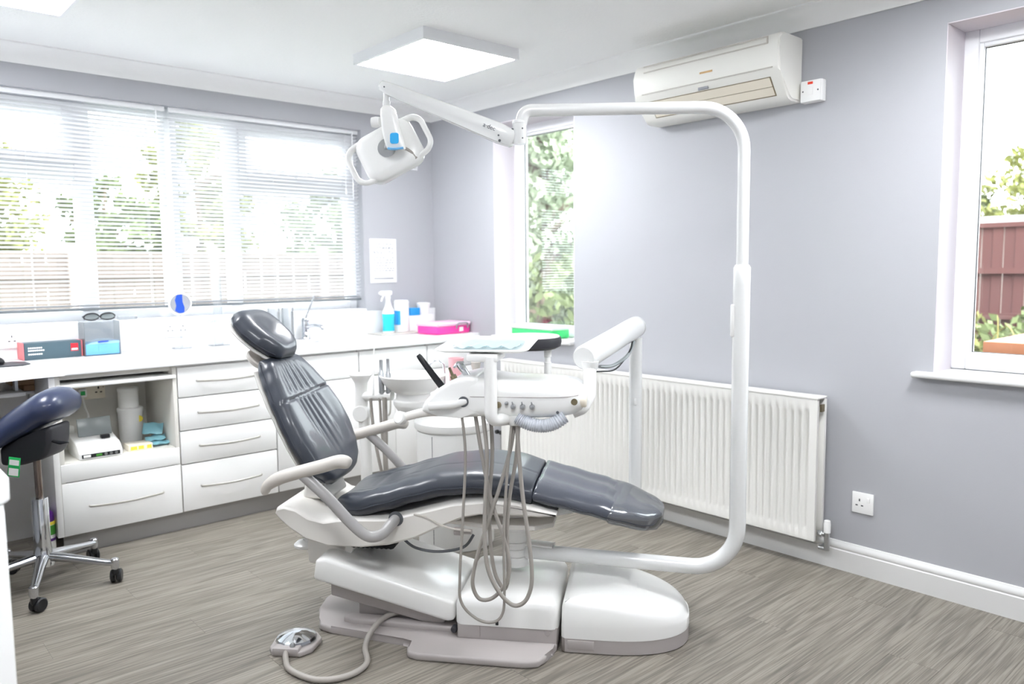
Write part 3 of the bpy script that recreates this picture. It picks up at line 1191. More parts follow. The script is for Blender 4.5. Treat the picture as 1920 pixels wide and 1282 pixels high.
fin('sensor_strip', bm, 'skyblue', yo)
bm = nb()
lathe(bm, [(.001, -.014), (.016, -.014), (.018, 0), (.016, .014), (.001, .014)], 16, Matrix.Translation((-.385, ev - .02, 1.735)) @ Matrix.Rotation(PI / 2, 4, 'Y'))
fin('tension_knob', bm, 'white', yo)
# head frame basis
a_ = Vector((.84, .10, .44)).normalized()
n_ = Vector((.10, -.93, .22))
n_ = (n_ - a_ * n_.dot(a_)).normalized()
b_ = n_.cross(a_).normalized()
HM = Matrix(((a_.x, b_.x, n_.x, -.362), (a_.y, b_.y, n_.y, ev + .03), (a_.z, b_.z, n_.z, 1.655), (0, 0, 0, 1)))
bm = nb()
ol = rrect(-.104, .104, -.086, .086, .045, 6)
loft(bm, [[HM @ Vector((x, y, h)) for x, y, h in r] for r in rounded_stack(ol, [(.03, -.05), (.006, -.046), (0, -.036), (0, -.012), (.004, .0), (.012, .008), (.03, .013), (.06, .015)])])
hd_ = fin('lamp_head', bm, 'white', lamp, True, 60)
bm = nb()
ol = rrect(-.062, .062, -.056, .056, .03, 5)
loft(bm, [[HM @ Vector((x, y, h)) for x, y, h in r] for r in rounded_stack(ol, [(0, -.054), (.01, -.056)])])
fin('lens', bm, 'glass', hd_)
bm = nb()
lathe(bm, [(.001, .012), (.03, .012), (.032, .017), (.022, .019), (.001, .019)], 20, HM @ Matrix.Translation((.0, .0, 0)))
tube(bm, [HM @ Vector((0, 0, .012)), HM @ Vector((.022, .004, .045))], .011, 10)
fin('swivel_joint', bm, 'steel', hd_)
bm = nb()
tube(bm, [HM @ Vector(p) for p in catmull([(.02, -.012, .0135), (.05, -.03, .0135), (.066, -.055, .010), (.07, -.075, .0)], 5)], .006, 8, True)
fin('recess_line', bm, 'hose', hd_)
for sg in (-1, 1):
    bm = nb()
    pth = fillet([(sg * .07, -.070, -.012), (sg * .140, -.062, -.008), (sg * .140, .062, -.008), (sg * .07, .070, -.012)], .04, 7)
    tube(bm, [HM @ Vector(p) for p in pth], .0125, 12, True, (.75, 1.1))
    fin('handle', bm, 'white', lamp, True, 60)

# ================================================================== DELIVERY UNIT
dlv = thing('delivery_unit', 'white dental delivery unit with hanging grey hoses above the seat', 'dental unit', CO, CR)
bm = nb()
secs = [(-.075, -.385, -.150, .812, .915, .03), (-.05, -.392, -.145, .803, .926, .03), (.0, -.398, -.142, .803, .922, .032), (.06, -.402, -.140, .802, .914, .034), (.15, -.402, -.140, .803, .912, .036),
        (.22, -.400, -.142, .806, .910, .036), (.265, -.392, -.150, .814, .904, .034), (.292, -.375, -.168, .826, .892, .03), (.306, -.345, -.20, .842, .876, .016)]
rings = []
for (u, v0, v1, z0, z1, r) in secs:
    r = min(r, (z1 - z0) * .48, (v1 - v0) * .48)
    rings.append([(u, x, y) for x, y in rrect(v0, v1, z0, z1, r, 5)])
loft(bm, rings)
head = fin('control_head', bm, 'white', dlv, True, 55)
bm = nb()
tube(bm, catmull([(-.045, -.3925, .868), (.0, -.3985, .869), (.10, -.4025, .870), (.20, -.4015, .871), (.255, -.3945, .873), (.285, -.378, .876)], 5), .0012, 6)
fin('seam', bm, 'greybase', head)
bm = nb()
prism(bm, [(-.205, .815), (-.195, .845), (-.155, .885), (-.108, .916), (-.05, .930), (-.02, .928), (-.01, .805), (-.08, .800), (-.15, .806)], -.392, -.16, lambda a, b, h: (a, h, b), .016)
hl = fin('instrument_holder', bm, 'white', dlv, True, 50)
bm = nb()
tube(bm, catmull([(-.06, -.386, .853), (-.09, -.402, .846), (-.13, -.408, .842), (-.17, -.405, .838)], 5), [.011] * 6 + [.013] * 10, 14)
fin('holder_grip', bm, 'white', hl)
bm = nb()
lathe(bm, [(.012, 0), (.0165, 0), (.0165, .002), (.012, .002)], 20, Matrix.Translation((-.066, -.3925, .852)) @ Matrix.Rotation(PI / 2, 4, 'X'))
fin('grip_ring', bm, 'gasket', hl)
bm = nb()
tube(bm, catmull([(-.09, -.30, .800), (-.15, -.345, .812), (-.20, -.372, .812), (-.262, -.385, .797)], 6), [.017 - .004 * (k / 18) for k in range(19)], 14, True)
fin('handle', bm, 'beige', dlv)
bm = nb()
lathe(bm, [(.001, -.014), (.017, -.014), (.0205, -.010), (.0205, .010), (.017, .014), (.001, .014)], 22, Matrix.Translation((-.268, -.386, .796)) @ Matrix.Rotation(math.radians(70), 4, 'X') @ Matrix.Rotation(math.radians(-20), 4, 'Y'))
fin('handle_knob', bm, 'white', dlv, True, 35)
# valves and toggles on the near face
for (u, z, r, m) in ((.044, .846, .010, 'brass'), (.070, .852, .006, 'steel'), (.090, .842, .0085, 'steel'), (.119, .842, .0085, 'steel'), (.148, .842, .0085, 'steel')):
    bm = nb()
    lathe(bm, [(.001, 0), (r, 0), (r, .006), (r * .8, .012), (.001, .013)], 14, Matrix.Translation((u, -.4015, z)) @ Matrix.Rotation(PI / 2, 4, 'X'))
    if z < .85 and u > .08:
        tube(bm, [(u, -.408, z + .004), (u, -.422, z + .017)], .0022, 6)
    fin('toggle_switch', bm, m, head)
bm = nb()
lathe(bm, [(.001, 0), (.0045, 0), (.0045, .002), (.001, .002)], 12, Matrix.Translation((.224, -.399, .826)) @ Matrix.Rotation(PI / 2, 4, 'X'))
fin('pilot_lamp', bm, 'gasket', head)
# instruments standing in the holder
bm = nb()
tube(bm, [(-.135, -.345, .878), (-.175, -.35, .932), (-.212, -.352, .983), (-.218, -.353, .991)], [.0115, .0105, .009, .007], 14)
fin('black_handpiece', bm, 'black', dlv)
bm = nb()
tube(bm, [(-.098, -.33, .895), (-.112, -.335, .925), (-.113, -.335, .926), (-.122, -.338, .95)], [.011, .010, .005, .004], 12)
fin('hose_coupling', bm, 'brass', dlv)
bm = nb()
tube(bm, [(-.06, -.31, .905), (-.082, -.315, .94), (-.092, -.317, .957), (-.096, -.318, .962)], [.009, .011, .013, .010], 12)
tube(bm, [(-.112, -.32, .948), (-.098, -.318, .960), (-.080, -.315, .965)], [.004, .008, .004], 10)
fin('air_syringe', bm, 'chrome', dlv)
# link from the head up to the flex arm
bm = nb()
tube(bm, fillet([(.262, -.29, .800), (.300, -.285, .815), (.312, -.262, .86), (.310, -.235, .96)], .03, 5), [.012] * 7 + [.019] * 6 + [.022], 14)
fin('head_link', bm, 'white', dlv)
bm = nb()
lathe(bm, [(.001, -.016), (.019, -.016), (.022, -.012), (.022, .012), (.019, .016), (.001, .016)], 18, Matrix.Translation((.292, -.355, .857)) @ Matrix.Rotation(PI / 2, 4, 'Y'))
fin('brake_knob', bm, 'cream', dlv, True, 35)
bm = nb()
lathe(bm, [(.001, 0), (.010, 0), (.010, .004), (.001, .004)], 12, Matrix.Translation((.274, -.394, .858)) @ Matrix.Rotation(PI / 2, 4, 'X'))
fin('brake_screw', bm, 'brass', dlv)
# flex arm barrel
bm = nb()
e0, e1 = Vector((.297, -.235, .975)), Vector((.449, .30, 1.030))
dv = (e1 - e0).normalized()
tube(bm, [e0 - dv * .018, e0 - dv * .010, e0, e0 + dv * .03, e0 + (e1 - e0) * .5, e1 - dv * .02, e1 + dv * .012, e1 + dv * .03, e1 + dv * .038],
     [.034, .039, .0405, .0405, .040, .0405, .040, .032, .018], 28)
fin('flex_arm', bm, 'arm', dlv, True, 40)
bm = nb()
lathe(bm, [(.001, .925), (.018, .925), (.026, .94), (.030, .962), (.001, .965)], 20, Matrix.Translation((.310, -.235, 0)))
fin('arm_collar', bm, 'arm', dlv)
bm = nb()
tube(bm, fillet([(.06, .02, .372), (.452, .30, .372), (.452, .30, .99)], .03, 8), .0245, 22)
fin('support_post', bm, 'arm', dlv)
bm = nb()
box(bm, .448, .456, .270, .276, .735, .76, .002)
fin('post_button', bm, 'white', dlv)
cb = [[(.445, .18, .985), (.425, .10, .945), (.375, .04, .915), (.330, -.02, .918)], [(.44, .17, .985), (.43, .11, .955), (.385, .05, .902), (.34, -.01, .900), (.305, -.05, .905)]]
for pts, r, m in zip(cb, (.006, .003), ('greyflap', 'black')):
    bm = nb()
    tube(bm, catmull(pts, 6), r, 8)
    fin('cable', bm, m, dlv)
# corrugated umbilical
bm = nb()
cpth = catmull([(.100, -.385, .806), (.125, -.388, .792), (.155, -.39, .784), (.185, -.39, .783), (.215, -.388, .792), (.245, -.382, .812)], 20)
tube(bm, cpth, [(.0215 if (i % 4) < 2 else .0188) for i in range(len(cpth))], 16)
fin('corrugated_hose', bm, 'corr', dlv, True, 25)
bm = nb()
lathe(bm, [(.001, .812), (.030, .812), (.026, .792), (.018, .780), (.001, .780)], 18, Matrix.Translation((.088, -.372, 0)))
fin('hose_manifold', bm, 'white', dlv)
# hanging hoses
HOSES = [
    ([(-.075, -.38, .813), (-.065, -.38, .688), (-.074, -.38, .518), (-.089, -.38, .294), (-.085, -.38, .207), (-.035, -.38, .157), (.016, -.38, .15), (.046, -.38, .18), (.053, -.38, .25), (.053, -.38, .438), (.064, -.38, .608), (.082, -.38, .792)], .0045),
    ([(-.038, -.355, .81), (-.015, -.36, .668), (.012, -.36, .532), (.05, -.36, .414), (.066, -.36, .337), (.057, -.36, .276), (.014, -.36, .222), (-.029, -.36, .214), (-.05, -.365, .253), (-.047, -.368, .305), (-.024, -.37, .393), (.035, -.372, .567), (.075, -.37, .704), (.087, -.368, .788)], .0062),
    ([(-.011, -.37, .813), (.001, -.37, .687), (-.004, -.375, .552), (-.007, -.385, .432), (.003, -.39, .329), (.036, -.392, .258), (.075, -.39, .217), (.106, -.39, .218), (.129, -.388, .245), (.141, -.386, .302), (.134, -.384, .405), (.114, -.382, .556), (.102, -.378, .69), (.096, -.375, .79)], .0066),
    ([(.01, -.35, .809), (.014, -.35, .683), (.002, -.345, .529), (.002, -.34, .408), (.013, -.34, .305), (.035, -.34, .253), (.05, -.34, .247), (.059, -.34, .298), (.057, -.342, .428), (.067, -.345, .549), (.089, -.35, .668), (.099, -.355, .786)], .0062)]
for pts, r in HOSES:
    bm = nb()
    tube(bm, catmull(pts, 7), r, 10)
    fin('hose', bm, 'hose', dlv)
# instrument tray on its bracket
bm = nb()
tube(bm, fillet([(.026, -.425, .995), (.026, -.425, .800), (.085, -.36, .800)], .025, 6), .0195, 18)
fin('tray_bracket', bm, 'white', dlv)
bm = nb()
box(bm, -.045, .05, -.44, -.30, .980, 1.003, .006)
fin('tray_mount', bm, 'white', dlv)
tray = thing('instrument_tray', 'white instrument tray with blue film on the delivery unit bracket', 'tray', tuple(Matrix.Translation(CO) @ Matrix.Rotation(CR, 4, 'Z') @ Vector((-.012, -.285, 1.010))), CR)
tray.rotation_euler = (math.radians(3.0), 0, CR)
bm = nb()
ol = rrect(-.122, .132, -.130, .160, .02, 4)
rings = [[(x, y, z) for x, y, z in r] for r in rounded_stack(ol, [(.012, 0.0), (.004, .002), (-.012, .007), (-.018, .009), (-.018, .0105), (-.012, .009), (.004, .0045), (.02, .003)])]
loft(bm, rings)
fin('tray_pan', bm, 'white', tray, True, 60)
bm = nb()
n = 16
g = [[bm.verts.new((-.10 + .215 * i / n, -.075 + .215 * j / n, .0095 + .005 * math.sin(i * 1.7 + j * .6) * math.cos(j * 1.1) + .003 * random.random() + .012 * max(0, abs(2 * i / n - 1) - .8))) for j in range(n + 1)] for i in range(n + 1)]
for i in range(n):
    for j in range(n):
        bm.faces.new((g[i][j], g[i + 1][j], g[i + 1][j + 1], g[i][j + 1]))
bmesh.ops.solidify(bm, geom=bm.faces[:], thickness=.0008)
fin('film', bm, 'pouchclear', tray, True, 60)
# small round side table carried behind the head
bm = nb()
lathe(bm, [(.001, .975), (.10, .975), (.117, .984), (.121, 1.000), (.118, 1.016), (.001, 1.018)], 36, Matrix.Translation((.075, .02, 0)))
aux = fin('side_table', bm, 'charcoal', dlv, True, 40)
bm = nb()
lathe(bm, [(.001, 1.0165), (.114, 1.0165), (.112, 1.0215), (.001, 1.023)], 36, Matrix.Translation((.075, .02, 0)))
fin('side_table_top', bm, 'white', aux, True, 40)
bm = nb()
lathe(bm, [(.001, .86), (.013, .86), (.013, .93), (.0105, .932), (.0105, .948), (.013, .95), (.013, .975), (.001, .975)], 16, Matrix.Translation((.150, -.01, 0)))
fin('side_table_post', bm, 'white', aux, True, 40)

# ================================================================== CUSPIDOR
cus = thing('cuspidor_unit', 'white cuspidor with round cabinet and spittoon bowl behind the chair', 'cuspidor', CO, CR)
CU, CV = -.37, .75
bm = nb()
lathe(bm, [(.001, 0), (.172, 0), (.175, .004), (.175, .528), (.171, .530), (.171, .534), (.182, .536), (.186, .545), (.186, .568), (.176, .585), (.12, .592), (.001, .594)], 48, Matrix.Translation((CU, CV, 0)))
cab = fin('cabinet', bm, 'white', cus, True, 30)
bm = nb()
a = math.radians(-112)
tube(bm, [(CU + .1755 * math.cos(a), CV + .1755 * math.sin(a), .03), (CU + .1755 * math.cos(a), CV + .1755 * math.sin(a), .52)], .0012, 6)
fin('panel_seam', bm, 'gasket', cab)
BU = -.565
bm = nb()
lathe(bm, [(.001, .590), (.060, .590), (.088, .632), (.092, .640), (.092, .656), (.080, .662), (.078, .690), (.105, .705), (.135, .735), (.150, .765), (.154, .772), (.150, .776), (.143, .770), (.125, .735), (.08, .712), (.001, .706)], 44, Matrix.Translation((BU, CV, 0)))
fin('spittoon_bowl', bm, 'white', cus, True, 40)
bm = nb()
tube(bm, catmull([(-.43, .80, .66), (-.43, .80, .80), (-.445, .795, .828), (-.47, .79, .833), (-.492, .785, .815), (-.497, .782, .80)], 6), .0055, 10)
fin('water_spout', bm, 'chrome', cus)
bm = nb()
box(bm, -.46, -.24, .74, .90, .585, .66, .02)
fin('cup_shelf', bm, 'white', cus)
bm = nb()
lathe(bm, [(.001, .66), (.016, .66), (.018, .80), (.022, .815), (.022, .83), (.001, .832)], 16, Matrix.Translation((-.278, .80, 0)))
fin('cup_filler', bm, 'armpad', cus)
# assistant arm with holder cup and hoses
bm = nb()
lathe(bm, [(.001, .60), (.030, .60), (.030, .66), (.028, .70), (.030, .73), (.040, .750), (.050, .765), (.052, .772), (.049, .776), (.03, .772), (.001, .770)], 26, Matrix.Translation((-.817, CV, 0)))
fin('holder_cup', bm, 'white', cus, True, 40)
bm = nb()
lathe(bm, [(.001, -.035), (.035, -.035), (.039, -.030), (.039, .030), (.035, .035), (.001, .035)], 24, Matrix.Translation((-.813, CV, .590)) @ Matrix.Rotation(PI / 2, 4, 'X'))
fin('arm_joint', bm, 'white', cus, True, 35)
bm = nb()
tube(bm, fillet([(-.805, CV, .58), (-.800, CV, .16), (-.48, CV, .16)], .08, 6), .027, 18)
fin('assistant_arm', bm, 'white', cus)
bm = nb()
tube(bm, [(-.83, CV, .668), (-.66, CV - .02, .680)], .024, 16)
fin('holder_bar', bm, 'white', cus)
for (u, v, rr_, zt, drift) in ((-.762, CV - .03, .0075, .665, .045), (-.718, CV - .03, .006, .668, .025), (-.692, CV - .035, .0115, .672, 0.0)):
    bm = nb()
    tube(bm, catmull([(u, v, zt), (u + drift * .3, v, .50), (u + drift, v, .32), (u + drift + .04, v + .01, .18), (-.56, CV, .12)], 6), rr_, 10)
    fin('suction_hose', bm, 'hose', cus)
for (u, rr_, z0, z1, m) in ((-.707, .008, .69, .845, 'steel'), (-.674, .0075, .69, .85, 'steel'), (-.748, .0035, .69, .935, 'paper')):
    bm = nb()
    if m == 'paper':
        tube(bm, [(u, CV - .03, z0 - .01), (u, CV - .03, z0 + .03), (u + .002, CV - .03, z0 + .035), (u + .012, CV - .03, z1)], [.007, .007, rr_, .0025], 8)
    else:
        tube(bm, [(u, CV - .03, z0), (u, CV - .03, z0 + .09), (u, CV - .03, z0 + .10), (u, CV - .03, z1)], [rr_ * 1.6, rr_ * 1.8, rr_, rr_], 10)
    fin('suction_tip', bm, m, cus)
# pink cup on the shelf
cw = Matrix.Translation(CO) @ Matrix.Rotation(CR, 4, 'Z') @ Vector((-.372, .80, .66))
bm = nb()
lathe(bm, [(.001, 0), (.026, 0), (.036, .185), (.037, .187), (.035, .187), (.025, .004), (.001, .004)], 24)
tag(fin('paper_cup', bm, 'peach', None, True, 40, cw), 'pale pink cup standing behind the spittoon bowl', 'cup')

# ================================================================== FOOT CONTROL
fp = thing('foot_control', 'chrome disc foot control on the floor with a grey hose', 'foot pedal', (-1.985, -1.905, 0), math.radians(-48))
bm = nb()
prism(bm, [(-.070, -.052), (-.05, -.080), (.045, -.080), (.075, -.045), (.080, .03), (.05, .07), (-.05, .07), (-.078, .03)], 0, .020, lambda a, b, h: (a, b, h), .006)
box(bm, -.05, .04, -.082, -.045, .004, .030, .006)
fin('pedal_base', bm, 'greybase', fp)
bm = nb()
lathe(bm, [(.001, .020), (.064, .020), (.068, .026), (.064, .034), (.040, .046), (.018, .052), (.001, .053)], 14, Matrix.Translation((0, .005, 0)))
fin('pedal_disc', bm, 'chrome', fp, True, 12)
bm = nb()
lathe(bm, [(.001, .024), (.009, .024), (.009, .036), (.005, .042), (.001, .042)], 12, Matrix.Translation((.014, -.064, 0)))
fin('pedal_button', bm, 'steel', fp)
inv = (Matrix.Translation(fp.location) @ Matrix.Rotation(math.radians(-48), 4, 'Z')).inverted()
cw = Matrix.Translation(CO) @ Matrix.Rotation(CR, 4, 'Z')
hp = [Vector((-2.045, -1.955, .016)), Vector((-2.060, -1.985, .012)), Vector((-2.081, -2.06, .011)), Vector((-2.05, -2.17, .011)), Vector((-1.97, -2.215, .011)), Vector((-1.885, -2.19, .011)), Vector((-1.835, -2.10, .016)),
      cw @ Vector((-.42, -.285, .045)), cw @ Vector((-.40, -.20, .058)), cw @ Vector((-.34, -.15, .062)), cw @ Vector((-.28, -.12, .06))]
bm = nb()
tube(bm, [inv @ p for p in catmull(hp, 8)], .0095, 12)
fin('hose', bm, 'hose', fp)

# ================================================================== WORKTOP AND CABINETS
bm = nb()
pts = [(-.0015, -.0015), (XL + .0015, -.0015), (XL + .0015, -2.535), (-2.90, -2.535)]
for k in range(1, 7):
    a = PI / 2 * k / 6
    pts.append((-2.90 + .05 * math.sin(a), -2.485 - .05 * math.cos(a)))
c0, c1, c2, c3 = Vector((-2.85, -1.02)), Vector((-2.85, -.60)), Vector((-2.62, -.4834)), Vector((-2.33, -.4834))
for k in range(15):
    t = k / 14
    p = (1 - t) ** 3 * c0 + 3 * t * (1 - t) ** 2 * c1 + 3 * t * t * (1 - t) * c2 + t ** 3 * c3
    pts.append((p.x, p.y))
pts.append((-.0015, -.4834))
prism(bm, pts, .812, .855, lambda a, b, h: (a, b, h), .006)
tag(fin('worktop', bm, 'worktop', None, True, 30), 'white laminate worktop running round the corner under the windows', 'worktop')
bm = nb()
box(bm, XL + .002, -.002, -.013, -.0015, .8555, 1.000, .002)
tag(fin('splashback', bm, 'worktop', None), 'white splashback panel along the wall behind the worktop', 'splashback')
for s, x in (('CLEAN', -1.50), ('DIRTY', -.56)):
    sg = thing('counter_label', 'white label reading %s on the splashback' % s, 'label', (x, -.0135, .985), 0, 'counter labels')
    P('label_card', sg, 'paper', (-.046, .046, -.001, 0, -.014, .014), smooth=False)
    lettering(s, .020, 'ink', sg, Matrix.Translation((0, -.0013, 0)) @ Matrix.Rotation(PI / 2, 4, 'X'))

YF = -.4634

def handle_part(parent, x, y, z, L):
    bm = nb()
    tube(bm, catmull([(x - L / 2, y + .001, z + .003), (x - L / 2 + .02, y - .016, z + .001), (x, y - .028, z - .003), (x + L / 2 - .02, y - .016, z + .001), (x + L / 2, y + .001, z + .003)], 6), .005, 8, True, (1, .55))
    return fin('handle', bm, 'handle', parent)

def carcass(x0, x1, label, rows, doors=0):
    t = thing('base_cabinet', label, 'cabinet', ((x0 + x1) / 2, YF, 0), 0, 'base cabinets along the back wall')
    w = (x1 - x0) / 2
    P('body', t, 'cabinet', (-w + .002, w - .002, .02, .445, .097, .808))
    for (z0, z1, kind) in rows:
        if kind == 'doors':
            for a, b, hx in ((-w + .002, -.0015, -.05), (.0015, w - .002, .05)) if doors == 2 else ((-w + .002, w - .002, w - .05),):
                d = P('door', t, 'cabinet', (a, b, 0, .019, z0 + .0015, z1 - .0015), bev=.002)
                bm = nb()
                tube(bm, catmull([(hx, .001, z1 - .06), (hx, -.02, z1 - .08), (hx, -.028, z1 - .15), (hx, -.02, z1 - .22), (hx, .001, z1 - .24)], 5), .005, 8)
                fin('handle', bm, 'handle', d)
        else:
            d = P('drawer' if kind == 'drawer' else 'panel', t, 'cabinet', (-w + .002, w - .002, 0, .019, z0 + .0015, z1 - .0015), bev=.002)
            if kind == 'drawer':
                handle_part(d, 0, 0, (z0 + z1) / 2 + (.0 if z1 - z0 < .2 else -.002), .31)
    return t

carcass(-1.852, -1.365, 'white cabinet of four drawers beside the open cabinet', [(.655, .802, 'drawer'), (.494, .652, 'drawer'), (.330, .491, 'drawer'), (.097, .327, 'drawer')])
carcass(-1.361, -.866, 'white cabinet with two doors under the tap', [(.66, .802, 'panel'), (.097, .657, 'doors')], 2)
carcass(-.862, -.398, 'white cabinet with two doors under the spray bottle', [(.66, .802, 'panel'), (.097, .657, 'doors')], 2)
carcass(-.394, -.025, 'white cabinet with one door in the room corner', [(.66, .802, 'panel'), (.097, .657, 'doors')], 1)
bm = nb()
box(bm, -2.36, -.03, -.418, -.405, .0, .094)
tag(fin('plinth', bm, 'plinth', None), 'brushed metal plinth under the white base cabinets', 'plinth')

# open cabinet with lifted flap
oc = thing('open_cabinet', 'white cabinet standing open with its top flap slid up', 'cabinet', (-2.1, YF, 0))
x0, x1 = -.265, .245
P('body', oc, 'cabin', (x0 + .022, x1 - .018, .43, .445, .097, .808), (x0 + .022, x1 - .018, .02, .43, .405, .42), (x0 + .022, x1 - .018, .02, .43, .790, .808), (x0 + .022, x1 - .018, .02, .43, .097, .112))
P('side_panel', oc, 'cabinet', (x0 - .024, x0 + .0, .0, .445, .097, .808), bev=.001)
P('side_panel', oc, 'cabin', (x0, x0 + .020, .003, .445, .097, .808), bev=.001)
P('side_panel', oc, 'cabin', (x1 - .018, x1, .003, .445, .097, .808), bev=.001)
bm = nb()
box(bm, x0 + .003, x1 - .003, -.006, .40, .752, .770, .005)
fin('flap', bm, 'cabinet', oc)
P('panel', oc, 'cabinet', (x0 + .002, x1 - .002, .0, .019, .337, .417), bev=.002)
dr = P('drawer', oc, 'cabinet', (x0 + .002, x1 - .002, .0, .019, .097, .333), bev=.002)
handle_part(dr, 0.0, 0, .214, .32)
so = P('socket_plate', oc, 'cream', (-.115, .035, .416, .43, .635, .722), bev=.003)
bm = nb()
for cx in (.005,):
    for dx, dz, w_, h_ in ((0, .014, .003, .006), (-.011, -.008, .005, .003), (.011, -.008, .005, .003), (.022, .016, .002, .002)):
        box(bm, cx + dx - w_, cx + dx + w_, .4145, .4165, .675 + dz - h_, .675 + dz + h_)
so2 = fin('socket_holes', bm, 'dark', so)
so2['kind'] = 'stuff'
bm = nb()
box(bm, -.092, -.052, .385, .416, .650, .692, .008)
pg = fin('plug', bm, 'paper', so)
bm = nb()
box(bm, -.082, -.062, .3835, .3855, .662, .682)
fin('plug_label', bm, 'ltgreen', oc)
bm = nb()
tube(bm, catmull([(-.072, .395, .652), (-.066, .385, .60), (-.058, .37, .56), (-.072, .355, .52), (-.09, .33, .48)], 6), .0045, 8)
fin('cable', bm, 'paper', oc)

# leg space behind the stool: back panel and pull-out shelf with boxes
bm = nb()
box(bm, XL + .003, -2.39, -.03, -.002, .0, .811)
tag(fin('modesty_panel', bm, 'cabinet', None), 'plain white back panel in the leg space under the worktop', 'panel')
ks = thing('keyboard_shelf', 'white pull-out shelf under the worktop above the navy stool', 'shelf', (-2.75, -.22, .72))
bm = nb()
box(bm, -.30, .30, -.10, .02, .0, .018, .004)
fin('shelf_board', bm, 'cabinet', ks)
bm = nb()
for xx in (-.28, .27):
    box(bm, xx, xx + .012, -.04, .015, .018, .092)
fin('bracket', bm, 'steel', ks)
for i, (x, y, z, w_, d_, h_, m, lb) in enumerate(((-2.405, -.10, .722, .028, .07, .026, 'card', 'brown card box lying under the worktop beside the white shelf'), (-2.43, -.10, .750, .05, .07, .035, 'card', 'upper brown card box stacked under the worktop'),
                                                  (-2.66, -.20, .739, .12, .08, .022, 'black', 'black folder lying on the shelf under the worktop'), (-2.69, -.27, .762, .05, .03, .006, 'ltgreen', 'small bright green pad on the black folder'))):
    bm = nb()
    box(bm, -w_, w_, -d_, d_, 0, h_, .002)
    o = fin('card_box' if m == 'card' else 'folder' if m == 'black' else 'note_pad', bm, m, None, True, 40, (x, y, z))
    tag(o, lb, 'box' if m == 'card' else 'folder' if m == 'black' else 'pad')
# bracket shelf for the card boxes
bm = nb()
box(bm, -2.49, -2.392, -.18, -.031, .708, .721, .002)
tag(fin('wall_shelf', bm, 'cabinet', None), 'narrow white ledge under the worktop carrying card boxes', 'shelf')

# near left cabinet (end of the left run)
lc = thing('end_cabinet', 'white cabinet at the near left edge under the rounded worktop end', 'cabinet', (-2.862, -2.2, 0))
P('body', lc, 'cabinet', (-.565, -.022, -.298, .30, .10, .810))
P('end_panel', lc, 'cabinet', (-.568, -.004, -.318, -.300, .0, .811), bev=.001)
for k, (y0, y1) in enumerate(((-.296, .0), (.002, .298))):
    d = P('door', lc, 'cabinet', (-.019, .0, y0, y1, .10, .795), bev=.002)
    bm = nb()
    yy = -.03 if k == 0 else .032
    tube(bm, catmull([(-.001, yy, .60), (.022, yy, .62), (.028, yy, .68), (.022, yy, .74), (-.001, yy, .76)], 5), .005, 8)
    fin('handle', bm, 'handle', d)
P('plinth', lc, 'steel', (-.06, -.05, -.29, .29, 0, .098))

# ================================================================== THINGS ON THE WORKTOP
ZT = .8555
# dark teal box
bx = thing('product_box', 'dark teal cardboard box with a red square on the worktop', 'box', (-2.292, -.062, ZT), math.radians(2))
P('carton', bx, 'teal', (-.120, .118, -.045, .045, 0, .078), bev=.002)
P('end_flap', bx, 'salmon', (-.1295, -.1205, -.044, .05, .001, .080), bev=.002)
P('end_flap', bx, 'salmon', (.1185, .1265, -.040, .045, .001, .078), bev=.002)
P('red_square', bx, 'red', (.073, .105, -.0465, -.0452, .030, .066), smooth=False)
P('price_strip', bx, 'paper', (.076, .102, -.0470, -.0464, .034, .043), smooth=False)
bm = nb()
for z, w_ in ((.055, .060), (.043, .068), (.026, .058)):
    n = int(w_ / .008)
    for k in range(n):
        box(bm, -.105 + k * .0085, -.105 + k * .0085 + .0066, -.0464, -.0452, z - .0035, z + .0035)
pr_ = fin('printed_lines', bm, 'paper', bx, False)
pr_['kind'] = 'stuff'
# glove dispenser: clear stand with blue box
gd = thing('tissue_dispenser', 'clear acrylic dispenser holding a blue box against the splashback', 'dispenser', (-2.082, -.075, ZT))
bm = nb()
for r in ((-.080, .080, .055, .058, 0, .165), (-.080, -.077, -.05, .055, 0, .165), (.077, .080, -.05, .055, 0, .165), (-.080, .080, -.05, .055, 0, .002), (-.077, .077, -.052, -.049, .07, .165)):
    box(bm, *r)
fin('acrylic_case', bm, 'clearpl', gd, False)
bm = nb()
box(bm, -.075, .075, -.046, .052, .003, .058, .003)
box(bm, -.018, .018, -.0475, -.045, .02, .05)
fin('blue_box', bm, 'skyblue', gd)
bm = nb()
prism(bm, [(-.076, .055), (-.05, .064), (.0, .075), (.05, .074), (.076, .068), (.076, .056)], -.047, .052, lambda a, b, h: (a, h, b), .002)
fin('torn_lid', bm, 'paleblue', gd)
bm = nb()
tube(bm, [(-.02, -.049, .066), (.025, -.049, .068)], .006, 8, True, (.6, 1))
fin('opening', bm, 'royal', gd)
# sunglasses lying on the sill
sn = thing('safety_glasses', 'tinted wraparound safety glasses lying on the sill by the blue box', 'glasses', (-2.055, .018, WZ0 + .004))
for sx in (-1, 1):
    bm = nb()
    n = 12
    ring = []
    for k in range(n):
        a = 2 * PI * k / n
        ring.append((sx * .037 + .034 * math.cos(a), -.012 + .010 * abs(math.cos(a)) - .004 * math.sin(a), .020 + (.019 if math.sin(a) > 0 else .015) * math.sin(a)))
    loft(bm, [ring, [(x, y + .002, z) for x, y, z in ring]])
    fin('lens', bm, 'greyflap', sn)
    bm = nb()
    tube(bm, catmull(ring, 3, True), .0032, 6)
    fin('rim', bm, 'charcoal', sn)
    bm = nb()
    tube(bm, [(sx * .072, -.002, .026), (sx * .070, .030, .022), (sx * .055, .055, .006)], .0025, 6)
    fin('temple', bm, 'black', sn)
bm = nb()
tube(bm, [(-.008, -.012, .022), (0, -.015, .026), (.008, -.012, .022)], .0022, 6)
fin('bridge', bm, 'black', sn)
